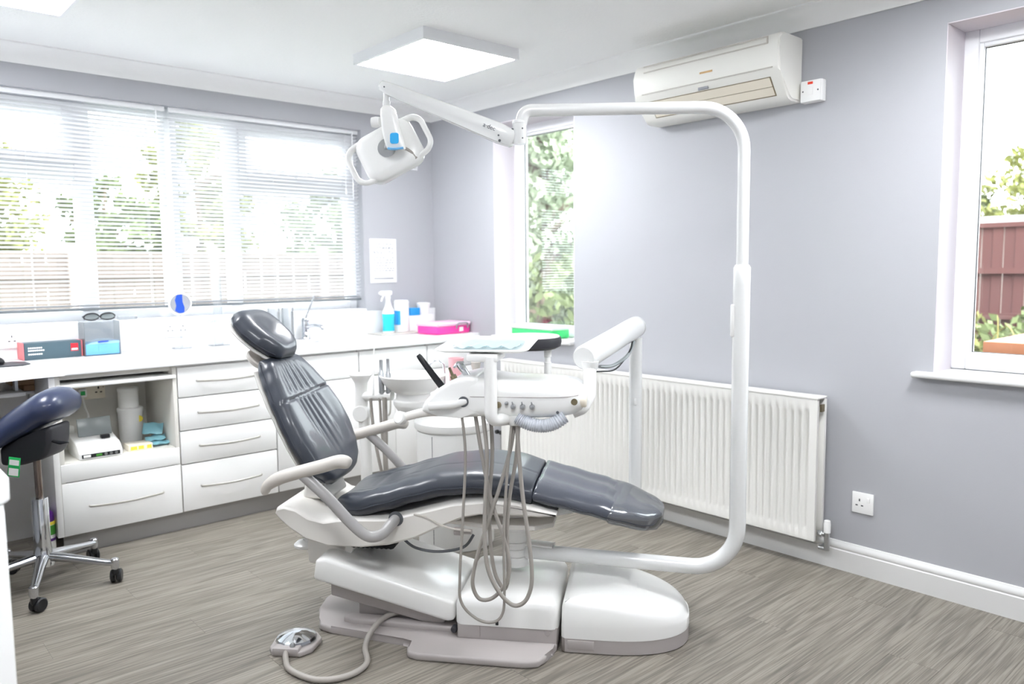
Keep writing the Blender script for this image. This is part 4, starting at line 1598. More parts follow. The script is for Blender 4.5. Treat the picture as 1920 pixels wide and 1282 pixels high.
# clear tub lying beside
bm = nb()
box(bm, -.045, .045, -.02, .02, 0, .018, .005)
tag(fin('clear_case', bm, 'clearpl', None, True, 40, (-1.925, .022, WZ0 + .004)), 'small clear plastic case on the sill right of the glasses', 'case')
# round shaving mirror with its blue reflection painted on the glass as a patch
mr = thing('round_mirror', 'round tilted mirror with a painted blue reflection in front of the blind', 'mirror', (-1.69, -.072, ZT))
mt = Matrix.Translation((0, .0, .235)) @ Matrix.Rotation(math.radians(96), 4, 'X')
bm = nb()
lathe(bm, [(.001, -.006), (.058, -.006), (.061, 0), (.058, .005), (.052, .006), (.052, .003), (.001, .003)], 32, mt)
fin('mirror_frame', bm, 'upvc', mr, True, 35)
bm = nb()
lathe(bm, [(.001, .0032), (.051, .0032), (.051, .0042), (.001, .0042)], 32, mt)
ml = fin('mirror_glass', bm, 'mirrorgrey', mr, True, 35)
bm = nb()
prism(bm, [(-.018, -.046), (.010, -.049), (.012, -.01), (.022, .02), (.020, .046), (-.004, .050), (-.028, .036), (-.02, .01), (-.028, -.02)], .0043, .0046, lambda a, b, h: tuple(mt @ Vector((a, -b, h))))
fin('painted_reflection', bm, 'royal', ml, False)
bm = nb()
tube(bm, [(0, .008, .18), (0, .012, .10), (0, .0, .012)], .005, 8)
lathe(bm, [(.001, 0), (.05, 0), (.052, .006), (.02, .012), (.001, .012)], 24)
fin('mirror_stand', bm, 'clearpl', mr)
# upright clear acrylic holder
bm = nb()
box(bm, -.024, .024, -.004, .004, 0, .365, .002)
box(bm, -.05, .05, -.03, .03, 0, .005, .001)
tag(fin('acrylic_stand', bm, 'clearpl', None, True, 40, (-1.49, -.062, ZT)), 'tall narrow frosted acrylic stand in front of the blind', 'stand')
# tap with lever
tp = thing('tap', 'chrome mixer tap with a raised lever at the back of the worktop', 'tap', (-.985, -.075, ZT))
bm = nb()
lathe(bm, [(.001, 0), (.028, 0), (.030, .004), (.024, .012), (.022, .10), (.024, .11), (.020, .125), (.001, .128)], 22)
fin('tap_body', bm, 'chrome', tp, True, 40)
bm = nb()
tube(bm, catmull([(.0, -.01, .075), (.03, -.05, .085), (.05, -.10, .078), (.055, -.115, .058)], 6), .012, 12)
fin('spout', bm, 'chrome', tp)
bm = nb()
tube(bm, [(.0, 0, .12), (.01, -.005, .145), (.055, -.01, .245), (.058, -.01, .255)], [.010, .006, .005, .008], 10)
fin('lever', bm, 'chrome', tp)
# sink
sk2 = thing('sink', 'white inset basin in the worktop in front of the tap', 'sink', (-1.02, -.265, ZT))
bm = nb()
ol = rrect(-.22, .22, -.145, .145, .06, 6)
loft(bm, rounded_stack(ol, [(.012, .0005), (0, .0005), (0, .003), (.012, .004), (.016, .002), (.02, .0012)]))
fin('basin_rim', bm, 'worktop', sk2, True, 50)
bm = nb()
lathe(bm, [(.001, .0035), (.022, .0035), (.024, .0045), (.018, .0052), (.001, .0052)], 20)
fin('waste', bm, 'chrome', sk2)
# cup / towel dispensers: clear tubes on a wall bracket
dsp = thing('cup_dispenser', 'pair of clear tube dispensers with steel strips behind the backrest', 'dispenser', (-1.115, -.013, .86))
for x in (-.055, .03):
    bm = nb()
    lathe(bm, [(.030, 0), (.034, 0), (.034, .185), (.030, .185)], 20, Matrix.Translation((x, -.045, .0)))
    tb = fin('tube', bm, 'clearpl', dsp)
    bm = nb()
    box(bm, x + .006, x + .014, -.082, -.078, .03, .165)
    fin('steel_strip', bm, 'steel', tb)
P('bracket', dsp, 'paper', (-.10, .075, -.006, 0, .03, .19), bev=.002)

# corner group: mat, spray bottle, roll canister, tubs, boxes, pink case
bm = nb()
box(bm, -.155, .155, -.085, .085, 0, .008, .003)
mo = fin('grey_mat', bm, 'armpad', None, True, 40, (-.395, -.125, ZT))
tag(mo, 'flat beige tray under the blue spray bottle', 'tray')
sp = thing('spray_bottle', 'white topped spray bottle of turquoise liquid', 'bottle', (-.447, -.128, ZT + .0085), math.radians(12))
bm = nb()
rings = []
for z, a, b in ((0, .036, .024), (.006, .039, .027), (.05, .036, .026), (.09, .038, .027), (.115, .040, .028), (.14, .036, .026), (.165, .022, .020), (.19, .015, .015), (.215, .013, .013)):
    rings.append([(a * math.cos(2 * PI * k / 20), b * math.sin(2 * PI * k / 20), z) for k in range(20)])
loft(bm, rings)
bt = fin('bottle_body', bm, 'paper', sp, True, 60)
bm = nb()
rings = []
for z, a, b in ((.012, .0395, .0275), (.05, .0368, .0268), (.09, .0388, .0278), (.118, .0405, .0285), (.119, .0395, .0275)):
    rings.append([(a * math.cos(2 * PI * k / 20), b * math.sin(2 * PI * k / 20), z) for k in range(20)])
loft(bm, rings)
fin('label', bm, 'cyan', bt, True, 60)
bm = nb()
lathe(bm, [(.001, .213), (.016, .213), (.016, .235), (.012, .238), (.001, .238)], 16)
box(bm, -.052, .026, -.011, .011, .236, .262, .006)
box(bm, -.060, -.050, -.006, .006, .242, .256, .002)
tube(bm, [(-.026, 0, .238), (-.040, 0, .215), (-.045, 0, .198)], .005, 8, True)
fin('trigger_head', bm, 'paper', sp)
sp.rotation_euler.z = math.radians(-10)
bm = nb()
lathe(bm, [(.001, 0), (.046, 0), (.048, .004), (.048, .175), (.046, .178), (.049, .180), (.049, .190), (.044, .200), (.001, .202)], 30)
cn = fin('wipes_canister', bm, 'paper', None, True, 35, (-.335, -.105, ZT + .0085))
tag(cn, 'tall white wipes canister right of the spray bottle', 'canister')
bm = nb()
loft(bm, [[(.0485 * math.cos(math.radians(a)), .0485 * math.sin(math.radians(a)), z) for a in range(170, 231, 10)] + [(.0495 * math.cos(math.radians(a)), .0495 * math.sin(math.radians(a)), z) for a in range(230, 169, -10)] for z in (.045, .135)])
fin('label', bm, 'blue', cn)
for x, w_, h_, lb in ((-.225, .046, .105, 'white carton under the blue packet in the corner'), (-.125, .052, .105, 'white carton under the small tub in the corner')):
    bm = nb()
    box(bm, -w_, w_, -.04, .04, 0, h_, .003)
    tag(fin('carton', bm, 'paper', None, True, 40, (x, -.062, ZT)), lb, 'carton', 'white cartons in the corner')
bm = nb()
box(bm, -.038, .038, -.03, .03, 0, .048, .003)
tag(fin('wipes_packet', bm, 'blue', None, True, 40, (-.218, -.062, ZT + .1055)), 'bright blue packet on a white carton in the corner', 'packet')
bm = nb()
lathe(bm, [(.001, 0), (.038, 0), (.041, .060), (.044, .061), (.044, .076), (.040, .079), (.001, .080)], 26)
tag(fin('tub', bm, 'paper', None, True, 35, (-.132, -.062, ZT + .1055)), 'small white round tub on a carton in the corner', 'tub')

def storage_case(name, loc, rz, sx, sy, h, m, ml, label, lat):
    t = thing(name, label, 'case', loc, rz, 'lidded plastic storage cases')
    bm = nb()
    box(bm, -sx, sx, -sy, sy, 0, h, .012, seg=3)
    b = fin('case_body', bm, m, t)
    bm = nb()
    box(bm, -sx - .004, sx + .004, -sy - .004, sy + .004, h - .006, h + .018, .009, seg=3)
    fin('case_lid', bm, ml, t)
    bm = nb()
    tube(bm, fillet([(lat - .048, -sy - .006, h - .022), (lat - .048, -sy - .012, h + .012), (lat + .048, -sy - .012, h + .012), (lat + .048, -sy - .006, h - .022)], .02, 6), .0045, 8)
    fin('carry_handle', bm, 'greyflap', t)
    bm = nb()
    box(bm, lat - .020, lat + .014, -sy - .0022, -sy - .0005, .014, .040, .002)
    fin('sticker', bm, 'paper', t)
    return t

storage_case('pink_case', (-.165, -.325, ZT), math.radians(6), .138, .098, .055, 'pink', 'pinklid', 'hot pink plastic case with a pale lid on the worktop', .06)
storage_case('green_case', (.044, -.985, RZ0 + .0045), math.radians(90), .17, .075, .055, 'green', 'greenlid', 'bright green plastic case with a pale lid on the window sill', -.05)

# mouse and pad at the left
bm = nb()
prism(bm, [(-.11, -.085), (.09, -.095), (.125, -.05), (.12, .05), (.08, .095), (-.11, .09)], 0, .004, lambda a, b, h: (a, b, h), .0015)
tag(fin('mouse_mat', bm, 'charcoal', None, True, 40, (-2.545, -.245, ZT)), 'black mouse mat on the worktop at the left edge', 'mouse mat')
bm = nb()
rings = []
for z, k in ((0, .92), (.008, 1.0), (.018, .95), (.027, .78), (.033, .5), (.0345, .2)):
    rings.append([(.055 * k * math.cos(2 * PI * i / 20), .032 * k * math.sin(2 * PI * i / 20), z) for i in range(20)])
loft(bm, rings)
ms = fin('mouse', bm, 'black', None, True, 60, (-2.555, -.22, ZT + .0045))
ms.rotation_euler.z = math.radians(-40)
tag(ms, 'black computer mouse on the mat at the left edge', 'mouse')

# ================================================================== INSIDE THE OPEN CABINET
ZS = .4205
am = thing('amalgamator', 'white desktop device with a raised grey lid in the open cabinet', 'device', (-2.195, -.335, ZS), 0)
bm = nb()
prism(bm, [(-.105, 0), (.10, 0), (.10, .095), (-.07, .06), (-.105, .03)], -.088, .092, lambda a, b, h: (h, a, b), .005)
ab = fin('device_body', bm, 'paper', am)
bm = nb()
q = Matrix.Rotation(math.radians(56), 4, 'X')
box(bm, -.078, .080, -.1078, -.1060, .007, .024, .001)
for v in bm.verts:
    v.co = Matrix.Translation((0, -.002, .001)) @ v.co
fin('control_strip', bm, 'black', am)
for k, xx in enumerate((.02, .042, .064)):
    bm = nb()
    lathe(bm, [(.001, 0), (.007, 0), (.006, .003), (.001, .003)], 12, Matrix.Translation((xx, -.1095, .0165)) @ Matrix.Rotation(PI / 2, 4, 'X'))
    fin('button', bm, 'steel', am)
P('rocker_switch', am, 'paper', (-.072, -.042, -.1115, -.1088, .011, .022), bev=.001)
P('green_display', am, 'leaf', (-.02, .004, -.1105, -.1090, .012, .021))
bm = nb()
box(bm, -.058, .085, -.004, .004, 0, .085, .004)
for v in bm.verts:
    v.co = Matrix.Translation((0, .03, .080)) @ Matrix.Rotation(math.radians(-14), 4, 'X') @ v.co
fin('lid', bm, 'greyflap', am)
bm = nb()
box(bm, .025, .062, -.028, .0, .072, .0875, .002)
fin('mixing_well', bm, 'black', am)
bm = nb()
lathe(bm, [(.001, 0), (.052, 0), (.056, .150), (.060, .151), (.060, .166), (.056, .170), (.001, .171)], 28)
lt = fin('tub', bm, 'paper', None, True, 35, (-1.985, -.155, ZS))
tag(lt, 'large white tub standing in the open cabinet', 'tub')
bm = nb()
lathe(bm, [(.001, 0), (.0155, 0), (.0155, .002), (.001, .002)], 16, Matrix.Translation((.030, -.048, .115)) @ Matrix.Rotation(PI / 2, 4, 'X') @ Matrix.Rotation(math.radians(-32), 4, 'Y'))
fin('yellow_label', bm, 'yellow', lt)
bm = nb()
lathe(bm, [(.001, 0), (.044, 0), (.046, .004), (.046, .078), (.049, .080), (.049, .094), (.045, .098), (.001, .098)], 26)
tag(fin('tub', bm, 'paper', None, True, 35, (-1.99, -.155, ZS + .1715)), 'small white tub stacked on the larger one in the cabinet', 'tub')
bm = nb()
lathe(bm, [(.001, 0), (.034, 0), (.035, .003), (.035, .088), (.036, .09), (.036, .102), (.033, .106), (.001, .106)], 22)
jr = fin('powder_jar', bm, 'paper', None, True, 35, (-2.235, -.145, ZS))
jr.location = (-2.265, -.125, ZS)
tag(jr, 'white jar with a grey printed band behind the desktop device', 'jar')
bm = nb()
lathe(bm, [(.0353, .04), (.0356, .04), (.0356, .075), (.0353, .075)], 22)
fin('printed_band', bm, 'ink', jr)
cbx = thing('small_carton', 'flat cream and yellow carton in front of the white tub', 'carton', (-2.012, -.365, ZS))
P('carton_body', cbx, 'cream', (-.055, .050, -.045, .05, 0, .028), bev=.001)
for k, (a, b) in enumerate(((-.048, -.02), (-.014, .010), (.024, .044))):
    P('yellow_print', cbx, 'yellow', (a, b, -.0458, -.0448, .006, .022), smooth=False)
for i, (x, y, z, rx, ry, rz, lb) in enumerate(((-1.915, -.35, ZS + .014, 2, 2, 12, 'lowest blue sterilisation pouch in the open cabinet'), (-1.925, -.33, ZS + .034, 8, -4, -14, 'middle blue sterilisation pouch in the open cabinet'),
                                               (-1.925, -.30, ZS + .076, 40, 6, -22, 'topmost blue sterilisation pouch leaning in the open cabinet'))):
    bm = nb()
    n = 8
    rings = []
    for k in range(n + 1):
        x_ = -.045 + .09 * k / n
        th_ = .0015 + .007 * math.sin(PI * k / n)
        rings.append([(x_, y_, s * th_ * (1 - (y_ / .036) ** 4) + .0006 * s + .004 * math.sin(k * 1.3 + y_ * 90)) for s, ys in ((1, (-.034, -.017, 0, .017, .034)), (-1, (.034, .017, 0, -.017, -.034))) for y_ in ys])
    loft(bm, rings)
    o = fin('pouch', bm, 'pouch', None, True, 50, (x, y, z))
    o.rotation_euler = [math.radians(a) for a in (rx, ry, rz)]
    tag(o, lb, 'pouch', 'blue pouches in the open cabinet')

# aerosols on the floor
for i, (x, y, lb) in enumerate(((-2.421, -.425, 'purple capped air freshener can on the floor beside the stool'), (-2.421, -.355, 'second purple capped can standing behind the first'))):
    t = thing('aerosol_can', lb, 'spray can', (x, y, 0), 0, 'air freshener cans')
    bm = nb()
    lathe(bm, [(.001, 0), (.027, 0), (.029, .004), (.029, .165), (.027, .172), (.001, .174)], 24)
    cbd = fin('can_body', bm, 'paper', t, True, 35)
    bm = nb()
    lathe(bm, [(.0292, .115), (.0296, .115), (.0296, .158), (.0292, .158)], 24)
    fin('green_band', bm, 'leaf', cbd)
    for z0, z1 in ((.004, .028), (.088, .100)):
        bm = nb()
        lathe(bm, [(.0292, z0), (.0297, z0), (.0297, z1), (.0292, z1)], 24)
        fin('purple_band', bm, 'purple', cbd)
    bm = nb()
    lathe(bm, [(.0292, .160), (.0300, .160), (.0300, .172), (.0285, .174)], 24)
    fin('yellow_ring', bm, 'yellow', cbd)
    bm = nb()
    lathe(bm, [(.001, .172), (.028, .172), (.028, .195), (.024, .212), (.014, .220), (.001, .222)], 24)
    fin('cap', bm, 'purple', t)

# ================================================================== NAVY SADDLE STOOL
st = thing('saddle_stool', 'navy saddle stool on a chrome five star base', 'stool', (-2.5, -.75, 0))
for k in range(5):
    a = math.radians(36 - 72 * k)
    e = Vector((.272 * math.cos(a), .272 * math.sin(a), 0))
    bm = nb()
    tube(bm, [(e.x * .08, e.y * .08, .125), (e.x * .4, e.y * .4, .112), (e.x * .88, e.y * .88, .088), (e.x, e.y, .086)], [.024, .020, .0155, .0165], 12, True, (.8, 1))
    lathe(bm, [(.001, .060), (.013, .060), (.016, .07), (.016, .10), (.012, .104), (.001, .104)], 14, Matrix.Translation((e.x, e.y, 0)))
    lg = fin('leg', bm, 'alu', st)
    ra = a + math.radians(60 + 40 * k)
    bm = nb()
    for sg in (-1, 1):
        lathe(bm, [(.001, -.009), (.022, -.009), (.027, -.005), (.027, .005), (.022, .009), (.001, .009)], 20, Matrix.Translation((e.x + .016 * math.cos(ra) - sg * .012 * math.sin(ra), e.y + .016 * math.sin(ra) + sg * .012 * math.cos(ra), .0272)) @ Matrix.Rotation(ra, 4, 'Z') @ Matrix.Rotation(PI / 2, 4, 'X'))
    box(bm, e.x - .012, e.x + .012, e.y - .012, e.y + .012, .035, .066, .006)
    fin('caster', bm, 'black', lg, True, 35)
bm = nb()
lathe(bm, [(.001, .09), (.040, .09), (.042, .11), (.034, .14), (.030, .18), (.030, .36), (.028, .365), (.001, .365)], 24)
fin('hub', bm, 'chrome', st, True, 40)
bm = nb()
lathe(bm, [(.001, .36), (.0135, .36), (.0135, .56), (.001, .56)], 18)
fin('gas_lift', bm, 'bronze', st)
# saddle: local axis; raised rear to the image right
sr = math.radians(-41.8)
RM = Matrix.Rotation(sr, 4, 'Z')
bm = nb()
rings = []
for a, zt, zb, hw_ in ((-.245, .640, .600, .05), (-.24, .650, .585, .12), (-.22, .655, .570, .165), (-.16, .668, .568, .19), (-.10, .698, .585, .185), (-.05, .735, .612, .17), (0, .768, .640, .155), (.04, .793, .658, .145), (.08, .809, .674, .138), (.11, .806, .684, .128), (.130, .794, .698, .112), (.143, .775, .716, .085), (.148, .757, .735, .05)):
    n = 28
    ring_ = []
    zc_, zh = (zt + zb) / 2, (zt - zb) / 2
    for k in range(n):
        th_ = 2 * PI * k / n
        ct, st_ = math.cos(th_), math.sin(th_)
        yy = hw_ * math.copysign(abs(ct) ** .75, ct)
        ring_.append((a, yy, zc_ + zh * math.copysign(abs(st_) ** .85, st_) - .05 * (abs(yy) / .19) ** 2 * (1 if a < .05 else .4)))
    rings.append(ring_)
loft(bm, rings)
for v in bm.verts:
    v.co = RM @ v.co
fin('seat', bm, 'navy', st, True, 80)
bm = nb()
prism(bm, [(-.10, .512), (-.10, .585), (-.02, .62), (.06, .655), (.105, .67), (.098, .585), (.075, .54), (-.02, .512)], -.075, .075, lambda a, b, h: tuple(RM @ Vector((a, h, b))), .018)
fin('seat_mechanism', bm, 'charcoal', st)
bm = nb()
tube(bm, [RM @ Vector(p) for p in ((.10, -.05, .605), (.15, -.075, .603), (.175, -.08, .606))], [.008, .012, .004], 10, True, (.6, 1.2))
fin('lever', bm, 'black', st)
bm = nb()
box(bm, -.022, .022, -.001, .001, -.075, .0, .0005)
for v in bm.verts:
    v.co = Matrix.Translation((-.095, -.14, .57)) @ Matrix.Rotation(math.radians(-42), 4, 'Z') @ Matrix.Rotation(math.radians(8), 4, 'Y') @ v.co
tg = fin('swing_tag', bm, 'ltgreen', st)
for z0, z1 in ((-.030, -.010), (-.070, -.042)):
    bm = nb()
    box(bm, -.018, .018, -.0016, -.0011, z0, z1)
    for v in bm.verts:
        v.co = Matrix.Translation((-.095, -.14, .57)) @ Matrix.Rotation(math.radians(-42), 4, 'Z') @ Matrix.Rotation(math.radians(8), 4, 'Y') @ v.co
    fin('tag_print', bm, 'paper', tg, False)

# ================================================================== RIGHT WALL: RADIATOR, AC, SOCKETS
rd = thing('radiator', 'long white fluted panel radiator on the lavender wall', 'radiator', (0, 0, 0))
Y0, Y1, Z0, Z1 = -2.765, -.80, .122, .716
def flute_panel(x, sgn):
    bm = nb()
    pitch = (Y1 - Y0 - .06) / 58
    ys = [(Y0, 0.0), (Y0 + .03, 0.0)]
    for k in range(58):
        b = Y0 + .03 + k * pitch
        ys += [(b + pitch * .12, 0.0), (b + pitch * .30, .012), (b + pitch * .62, .012), (b + pitch * .80, 0.0)]
    ys += [(Y1 - .03, 0.0), (Y1, 0.0)]
    rows = [(Z0, 0), (Z0 + .038, 0), (Z0 + .056, 1), (Z1 - .062, 1), (Z1 - .044, 0), (Z1, 0)]
    g = [[bm.verts.new((x + sgn * dep * kz, yy, zz)) for yy, dep in ys] for zz, kz in rows]
    for i in range(len(rows) - 1):
        for j in range(len(ys) - 1):
            bm.faces.new((g[i][j], g[i][j + 1], g[i + 1][j + 1], g[i + 1][j]))
    back = [[bm.verts.new((x + .014, yy, zz)) for yy in (Y0, Y1)] for zz in (Z0, Z1)]
    bm.faces.new((back[0][0], back[0][1], back[1][1], back[1][0]))
    # rim
    bm.faces.new([g[0][j] for j in range(len(ys))] + [back[0][1], back[0][0]])
    bm.faces.new([g[-1][j] for j in range(len(ys) - 1, -1, -1)] + [back[1][0], back[1][1]])
    bm.faces.new([g[i][0] for i in range(len(rows))][::-1] + [back[0][0], back[1][0]])
    bm.faces.new([g[i][-1] for i in range(len(rows))] + [back[1][1], back[0][1]])
    return bm
fin('front_panel', flute_panel(-.105, 1), 'radiator', rd, True, 60)
P('back_panel', rd, 'radiator', (-.048, -.030, Y0 - .004, Y1, Z0 + .005, Z1 - .004), bev=.003)
bm = nb()
box(bm, -.108, -.028, Y0 - .004, Y1 + .004, Z1 - .002, Z1 + .007, .003)
fin('top_grille', bm, 'radiator', rd)
bm = nb()
n = 46
for k in range(n):
    yy = Y0 + .03 + (Y1 - Y0 - .06) * k / (n - 1)
    box(bm, -.090, -.048, yy - .008, yy + .008, Z0 + .05, Z1 - .05)
fo_ = fin('convector_fins', bm, 'radiator', rd, False)
fo_['kind'] = 'stuff'
bm = nb()
for yy in (Y0 + .25, Y1 - .25):
    box(bm, -.030, -.002, yy - .02, yy + .02, Z0 + .1, Z1 - .1)
fin('wall_bracket', bm, 'radiator', rd)
bm = nb()
tube(bm, [(-.070, Y0 + .0, Z0 + .03), (-.070, Y0 - .030, Z0 + .03)], .012, 12)
lathe(bm, [(.001, 0), (.015, 0), (.015, .012), (.001, .012)], 6, Matrix.Translation((-.070, Y0 - .008, Z0 + .03)) @ Matrix.Rotation(PI / 2, 4, 'X'))
tube(bm, [(-.070, Y0 - .038, Z0 + .045), (-.070, Y0 - .038, Z0 - .035)], .011, 12)
tube(bm, [(-.070, Y0 - .038, Z0 - .03), (-.070, Y0 - .005, Z0 - .03)], .009, 10)
tube(bm, [(-.070, Y0 - .010, Z0 - .03), (-.022, Y0 - .006, Z0 - .03)], .0075, 10)
vl = fin('valve', bm, 'steel', rd)
bm = nb()
lathe(bm, [(.001, .04), (.014, .04), (.0145, .075), (.012, .090), (.001, .094)], 18, Matrix.Translation((-.070, Y0 - .038, Z0)))
fin('valve_cap', bm, 'paper', vl)
bm = nb()
box(bm, -.080, -.055, Y0 - .006, Y0 + .002, Z1 - .055, Z1 - .025)
fin('vent_plug', bm, 'brass', rd)
bm = nb()
tube(bm, [(-.070, Y1 + .035, 0), (-.070, Y1 + .035, .40)], .012, 12)
tube(bm, [(-.070, Y1 + .035, Z0 + .03), (-.070, Y1 - .01, Z0 + .03)], .010, 12)
lp_ = fin('feed_pipe', bm, 'steel', rd)
for yy in (.020, .055):
    bm = nb()
    lathe(bm, [(.001, 0), (.012, 0), (.014, .008), (.012, .018), (.001, .018)], 14, Matrix.Translation((-.082, Y1 + yy, .275)) @ Matrix.Rotation(-PI / 2, 4, 'Y'))
    fin('pipe_knob', bm, 'black', lp_)

# air conditioner
ac = thing('air_conditioner', 'aged white wall air conditioner under the coving', 'air conditioner', (0, -2.24, 2.065))
h0, h1 = -.37, .37
prof = [(-.002, .125), (-.145, .125), (-.172, .118), (-.188, .098), (-.192, .06), (-.190, -.005), (-.185, -.022), (-.176, -.034), (-.112, -.116), (-.095, -.130), (-.075, -.135), (-.002, -.135)]
bm = nb()
loft(bm, [[(x, yy, z) for x, z in prof] for yy in (h0, h1)])
bmesh.ops.bevel(bm, geom=[e for e in bm.edges if abs(e.verts[0].co.y - e.verts[1].co.y) < 1e-6], offset=.008, segments=3, affect='EDGES', clamp_overlap=True)
fin('case', bm, 'acwhite', ac, True, 35)
bm = nb()
for x0_, x1_, z in ((h0 + .05, h1 - .06, .083), (h0 + .05, h1 - .06, .108)):
    box(bm, -.1935, -.1895, x0_, x1_, z - .0025, z + .0025, .001)
box(bm, -.1935, -.1895, h0 + .05, h0 + .055, .083, .108)
fin('intake_groove', bm, 'armpad', ac, False)
bm = nb()
box(bm, -.1915, -.1875, h0 + .03, h1 - .05, -.016, -.012)
fin('panel_line', bm, 'armpad', ac, False)
# outlet louvres on the lower slope
def slope(t, off):
    a, b = Vector((-.176, -.034)), Vector((-.112, -.116))
    p = a + (b - a) * t
    nn_ = Vector((-(b - a).y, (b - a).x)).normalized()
    nn_ = -nn_ if nn_.x > 0 else nn_
    return p + nn_ * off
bm = nb()
for off in (.001,):
    q0, q1 = slope(.14, off), slope(.97, off)
    q2, q3 = slope(.97, -.01), slope(.14, -.01)
    loft(bm, [[(p.x, yy, p.y) for p in (q0, q1, q2, q3)] for yy in (h0 + .05, h1 - .075)])
fin('outlet', bm, 'brass', ac, False)
for t0, t1 in ((.17, .54), (.57, .92)):
    bm = nb()
    q0, q1, q2, q3 = slope(t0, .004), slope(t1, .003), slope(t1, -.002), slope(t0, -.002)
    loft(bm, [[(p.x, yy, p.y) for p in (q0, q1, q2, q3)] for yy in (h0 + .055, h1 - .08)])
    fin('louvre', bm, 'cream', ac, False)
bm = nb()
for k in range(10):
    box(bm, -.1928, -.1908, -.03 + k * .0065 - .03, -.03 + k * .0065 - .0255, .020, .028)
lg_ = fin('maker_name', bm, 'tan', ac, False)
lg_['kind'] = 'stuff'
bm = nb()
q0 = slope(.03, .001)
box(bm, q0.x - .003, q0.x + .003, -.03, .02, q0.y - .006, q0.y + .006)
fin('display', bm, 'ink', ac, False)

def socket(name, loc, rz, label, w=.086, double=False, depth=.009):
    t = thing(name, label, 'socket', loc, rz)
    hw_ = w / 2
    bm = nb()
    box(bm, -hw_, hw_, -depth, -.0005, -.043, .043, .003)
    fin('plate', bm, 'paper', t)
    xs = (-.033, .033) if double else (-.012,)
    for cx in xs:
        for dx, dz, w_, h_ in ((0, .012, .0025, .005), (-.011, -.010, .0045, .0025), (.011, -.010, .0045, .0025)):
            bm = nb()
            box(bm, cx + dx - w_, cx + dx + w_, -depth - .0006, -depth + .001, dz - h_, dz + h_)
            fin('slot', bm, 'gasket', t, False)
    for cx in ((-.008, .008) if double else (.024,)):
        bm = nb()
        box(bm, cx - .006, cx + .006, -depth - .004, -depth + .001, .006, .026, .002)
        fin('rocker', bm, 'paper', t)
    return t

socket('wall_socket', (0, -2.917, .297), -PI / 2, 'single white socket on the lavender wall right of the radiator')
socket('wall_socket', (-1.697, -.0135, .958), 0, 'double white socket on the splashback below the round mirror', .146, True, .010)
socket('wall_socket', (-2.475, -.0135, .952), 0, 'double white socket on the splashback at the left edge', .146, True, .010)
iso = thing('isolator_switch', 'white isolator switch with an orange light beside the air conditioner', 'switch', (0, -2.667, 1.963), -PI / 2)
bm = nb()
box(bm, -.046, .046, -.036, -.0005, -.043, .043, .004)
fin('box', bm, 'paper', iso)
bm = nb()
box(bm, -.043, .043, -.043, -.036, -.042, .042, .003)
fin('plate', bm, 'paper', iso)
P('neon', iso, 'redlamp', (-.012, .010, -.0445, -.042, .026, .036), bev=.001)
P('rocker', iso, 'paper', (-.012, .012, -.046, -.042, -.016, .014), bev=.002)
for dx in (-.032, .032):
    bm = nb()
    lathe(bm, [(.001, 0), (.0035, 0), (.003, .002), (.001, .002)], 10, Matrix.Translation((dx, -.0428, 0)) @ Matrix.Rotation(PI / 2, 4, 'X'))
    fin('screw', bm, 'gasket', iso)

# notice on the back wall, QR square left blank
nt_ = thing('wall_notice', 'white printed notice on the wall right of the blind', 'notice', (-.394, -.0005, 1.314))
P('sheet', nt_, 'paper', (-.098, .098, -.004, 0, -.139, .139), bev=.001)
bm = nb()
random.seed(3)
for z in [.105, .085, .078, .058, .05, .02, .005, -.012, -.03, -.048, -.062]:
    x = -.075
    while x < .07:
        w_ = random.uniform(.008, .022)
        if random.random() < .75:
            box(bm, x, min(x + w_, .078), -.0046, -.0038, z - .0025, z + .0025)
        x += w_ + .006
pl_ = fin('printed_lines', bm, 'ink', nt_, False)
pl_['kind'] = 'stuff'
P('footer_line', nt_, 'ink', (-.072, .072, -.0046, -.0038, -.116, -.108), smooth=False)
# vent grille
vg = thing('vent_grille', 'small white louvred vent high on the back wall behind the lamp', 'vent', (-.205, -.0005, 1.985))
bm = nb()
for r in ((-.085, .085, -.085, -.073), (-.085, .085, .073, .085), (-.085, -.073, -.073, .073), (.073, .085, -.073, .073)):
    box(bm, r[0], r[1], -.010, 0, r[2], r[3], .002)
fin('vent_frame', bm, 'upvc', vg)
P('vent_back', vg, 'hose', (-.073, .073, -.002, 0, -.073, .073))
for k in range(9):
    z = -.065 + k * .0162
    bm = nb()
    box(bm, -.073, .073, -.0065, .0065, -.001, .001)
    for v in bm.verts:
        v.co = Matrix.Translation((0, -.006, z)) @ Matrix.Rotation(math.radians(38), 4, 'X') @ v.co
    fin('slat', bm, 'upvc', vg, False)

# ================================================================== OUTSIDE
GZ = -.15
bm = nb()
box(bm, -30, 45, -30, 45, GZ - .2, GZ)
lawn = fin('lawn', bm, 'grass', None, False)
tag(lawn, None, None, None, 'structure')

def fence(name, p0, p1, label, m, z1, posts, bw_=.12, railz=(.35, .95, 1.5)):
    a, b = Vector(p0), Vector(p1)
    d = (b - a)
    L = d.length
    rz = math.atan2(d.y, d.x)
    t = thing(name, label, 'fence', (a.x, a.y, GZ), rz)
    bm = nb()
    box(bm, 0, bw_ - .004, -.008, .008, 0, z1 - GZ, .003)
    first = fin('board', bm, m, t, False)
    n = int(L / bw_)
    for k in range(n):
        o = first if k == 0 else cp(first)
        o.location = (k * bw_, .012 * (k % 2), 0)
    for z in railz:
        bm = nb()
        box(bm, 0, L, -.06, -.010, z - .025 - GZ, z + .025 - GZ)
        fin('rail', bm, m, t, False)
    bm = nb()
    box(bm, 0, L, -.035, .035, z1 - GZ, z1 - GZ + .04)
    fin('capping', bm, m, t, False)
    for x in posts:
        bm = nb()
        box(bm, x - .06, x + .06, -.10, .02, 0, z1 - GZ + .14)
        fin('post', bm, 'post', t, False)
    return t

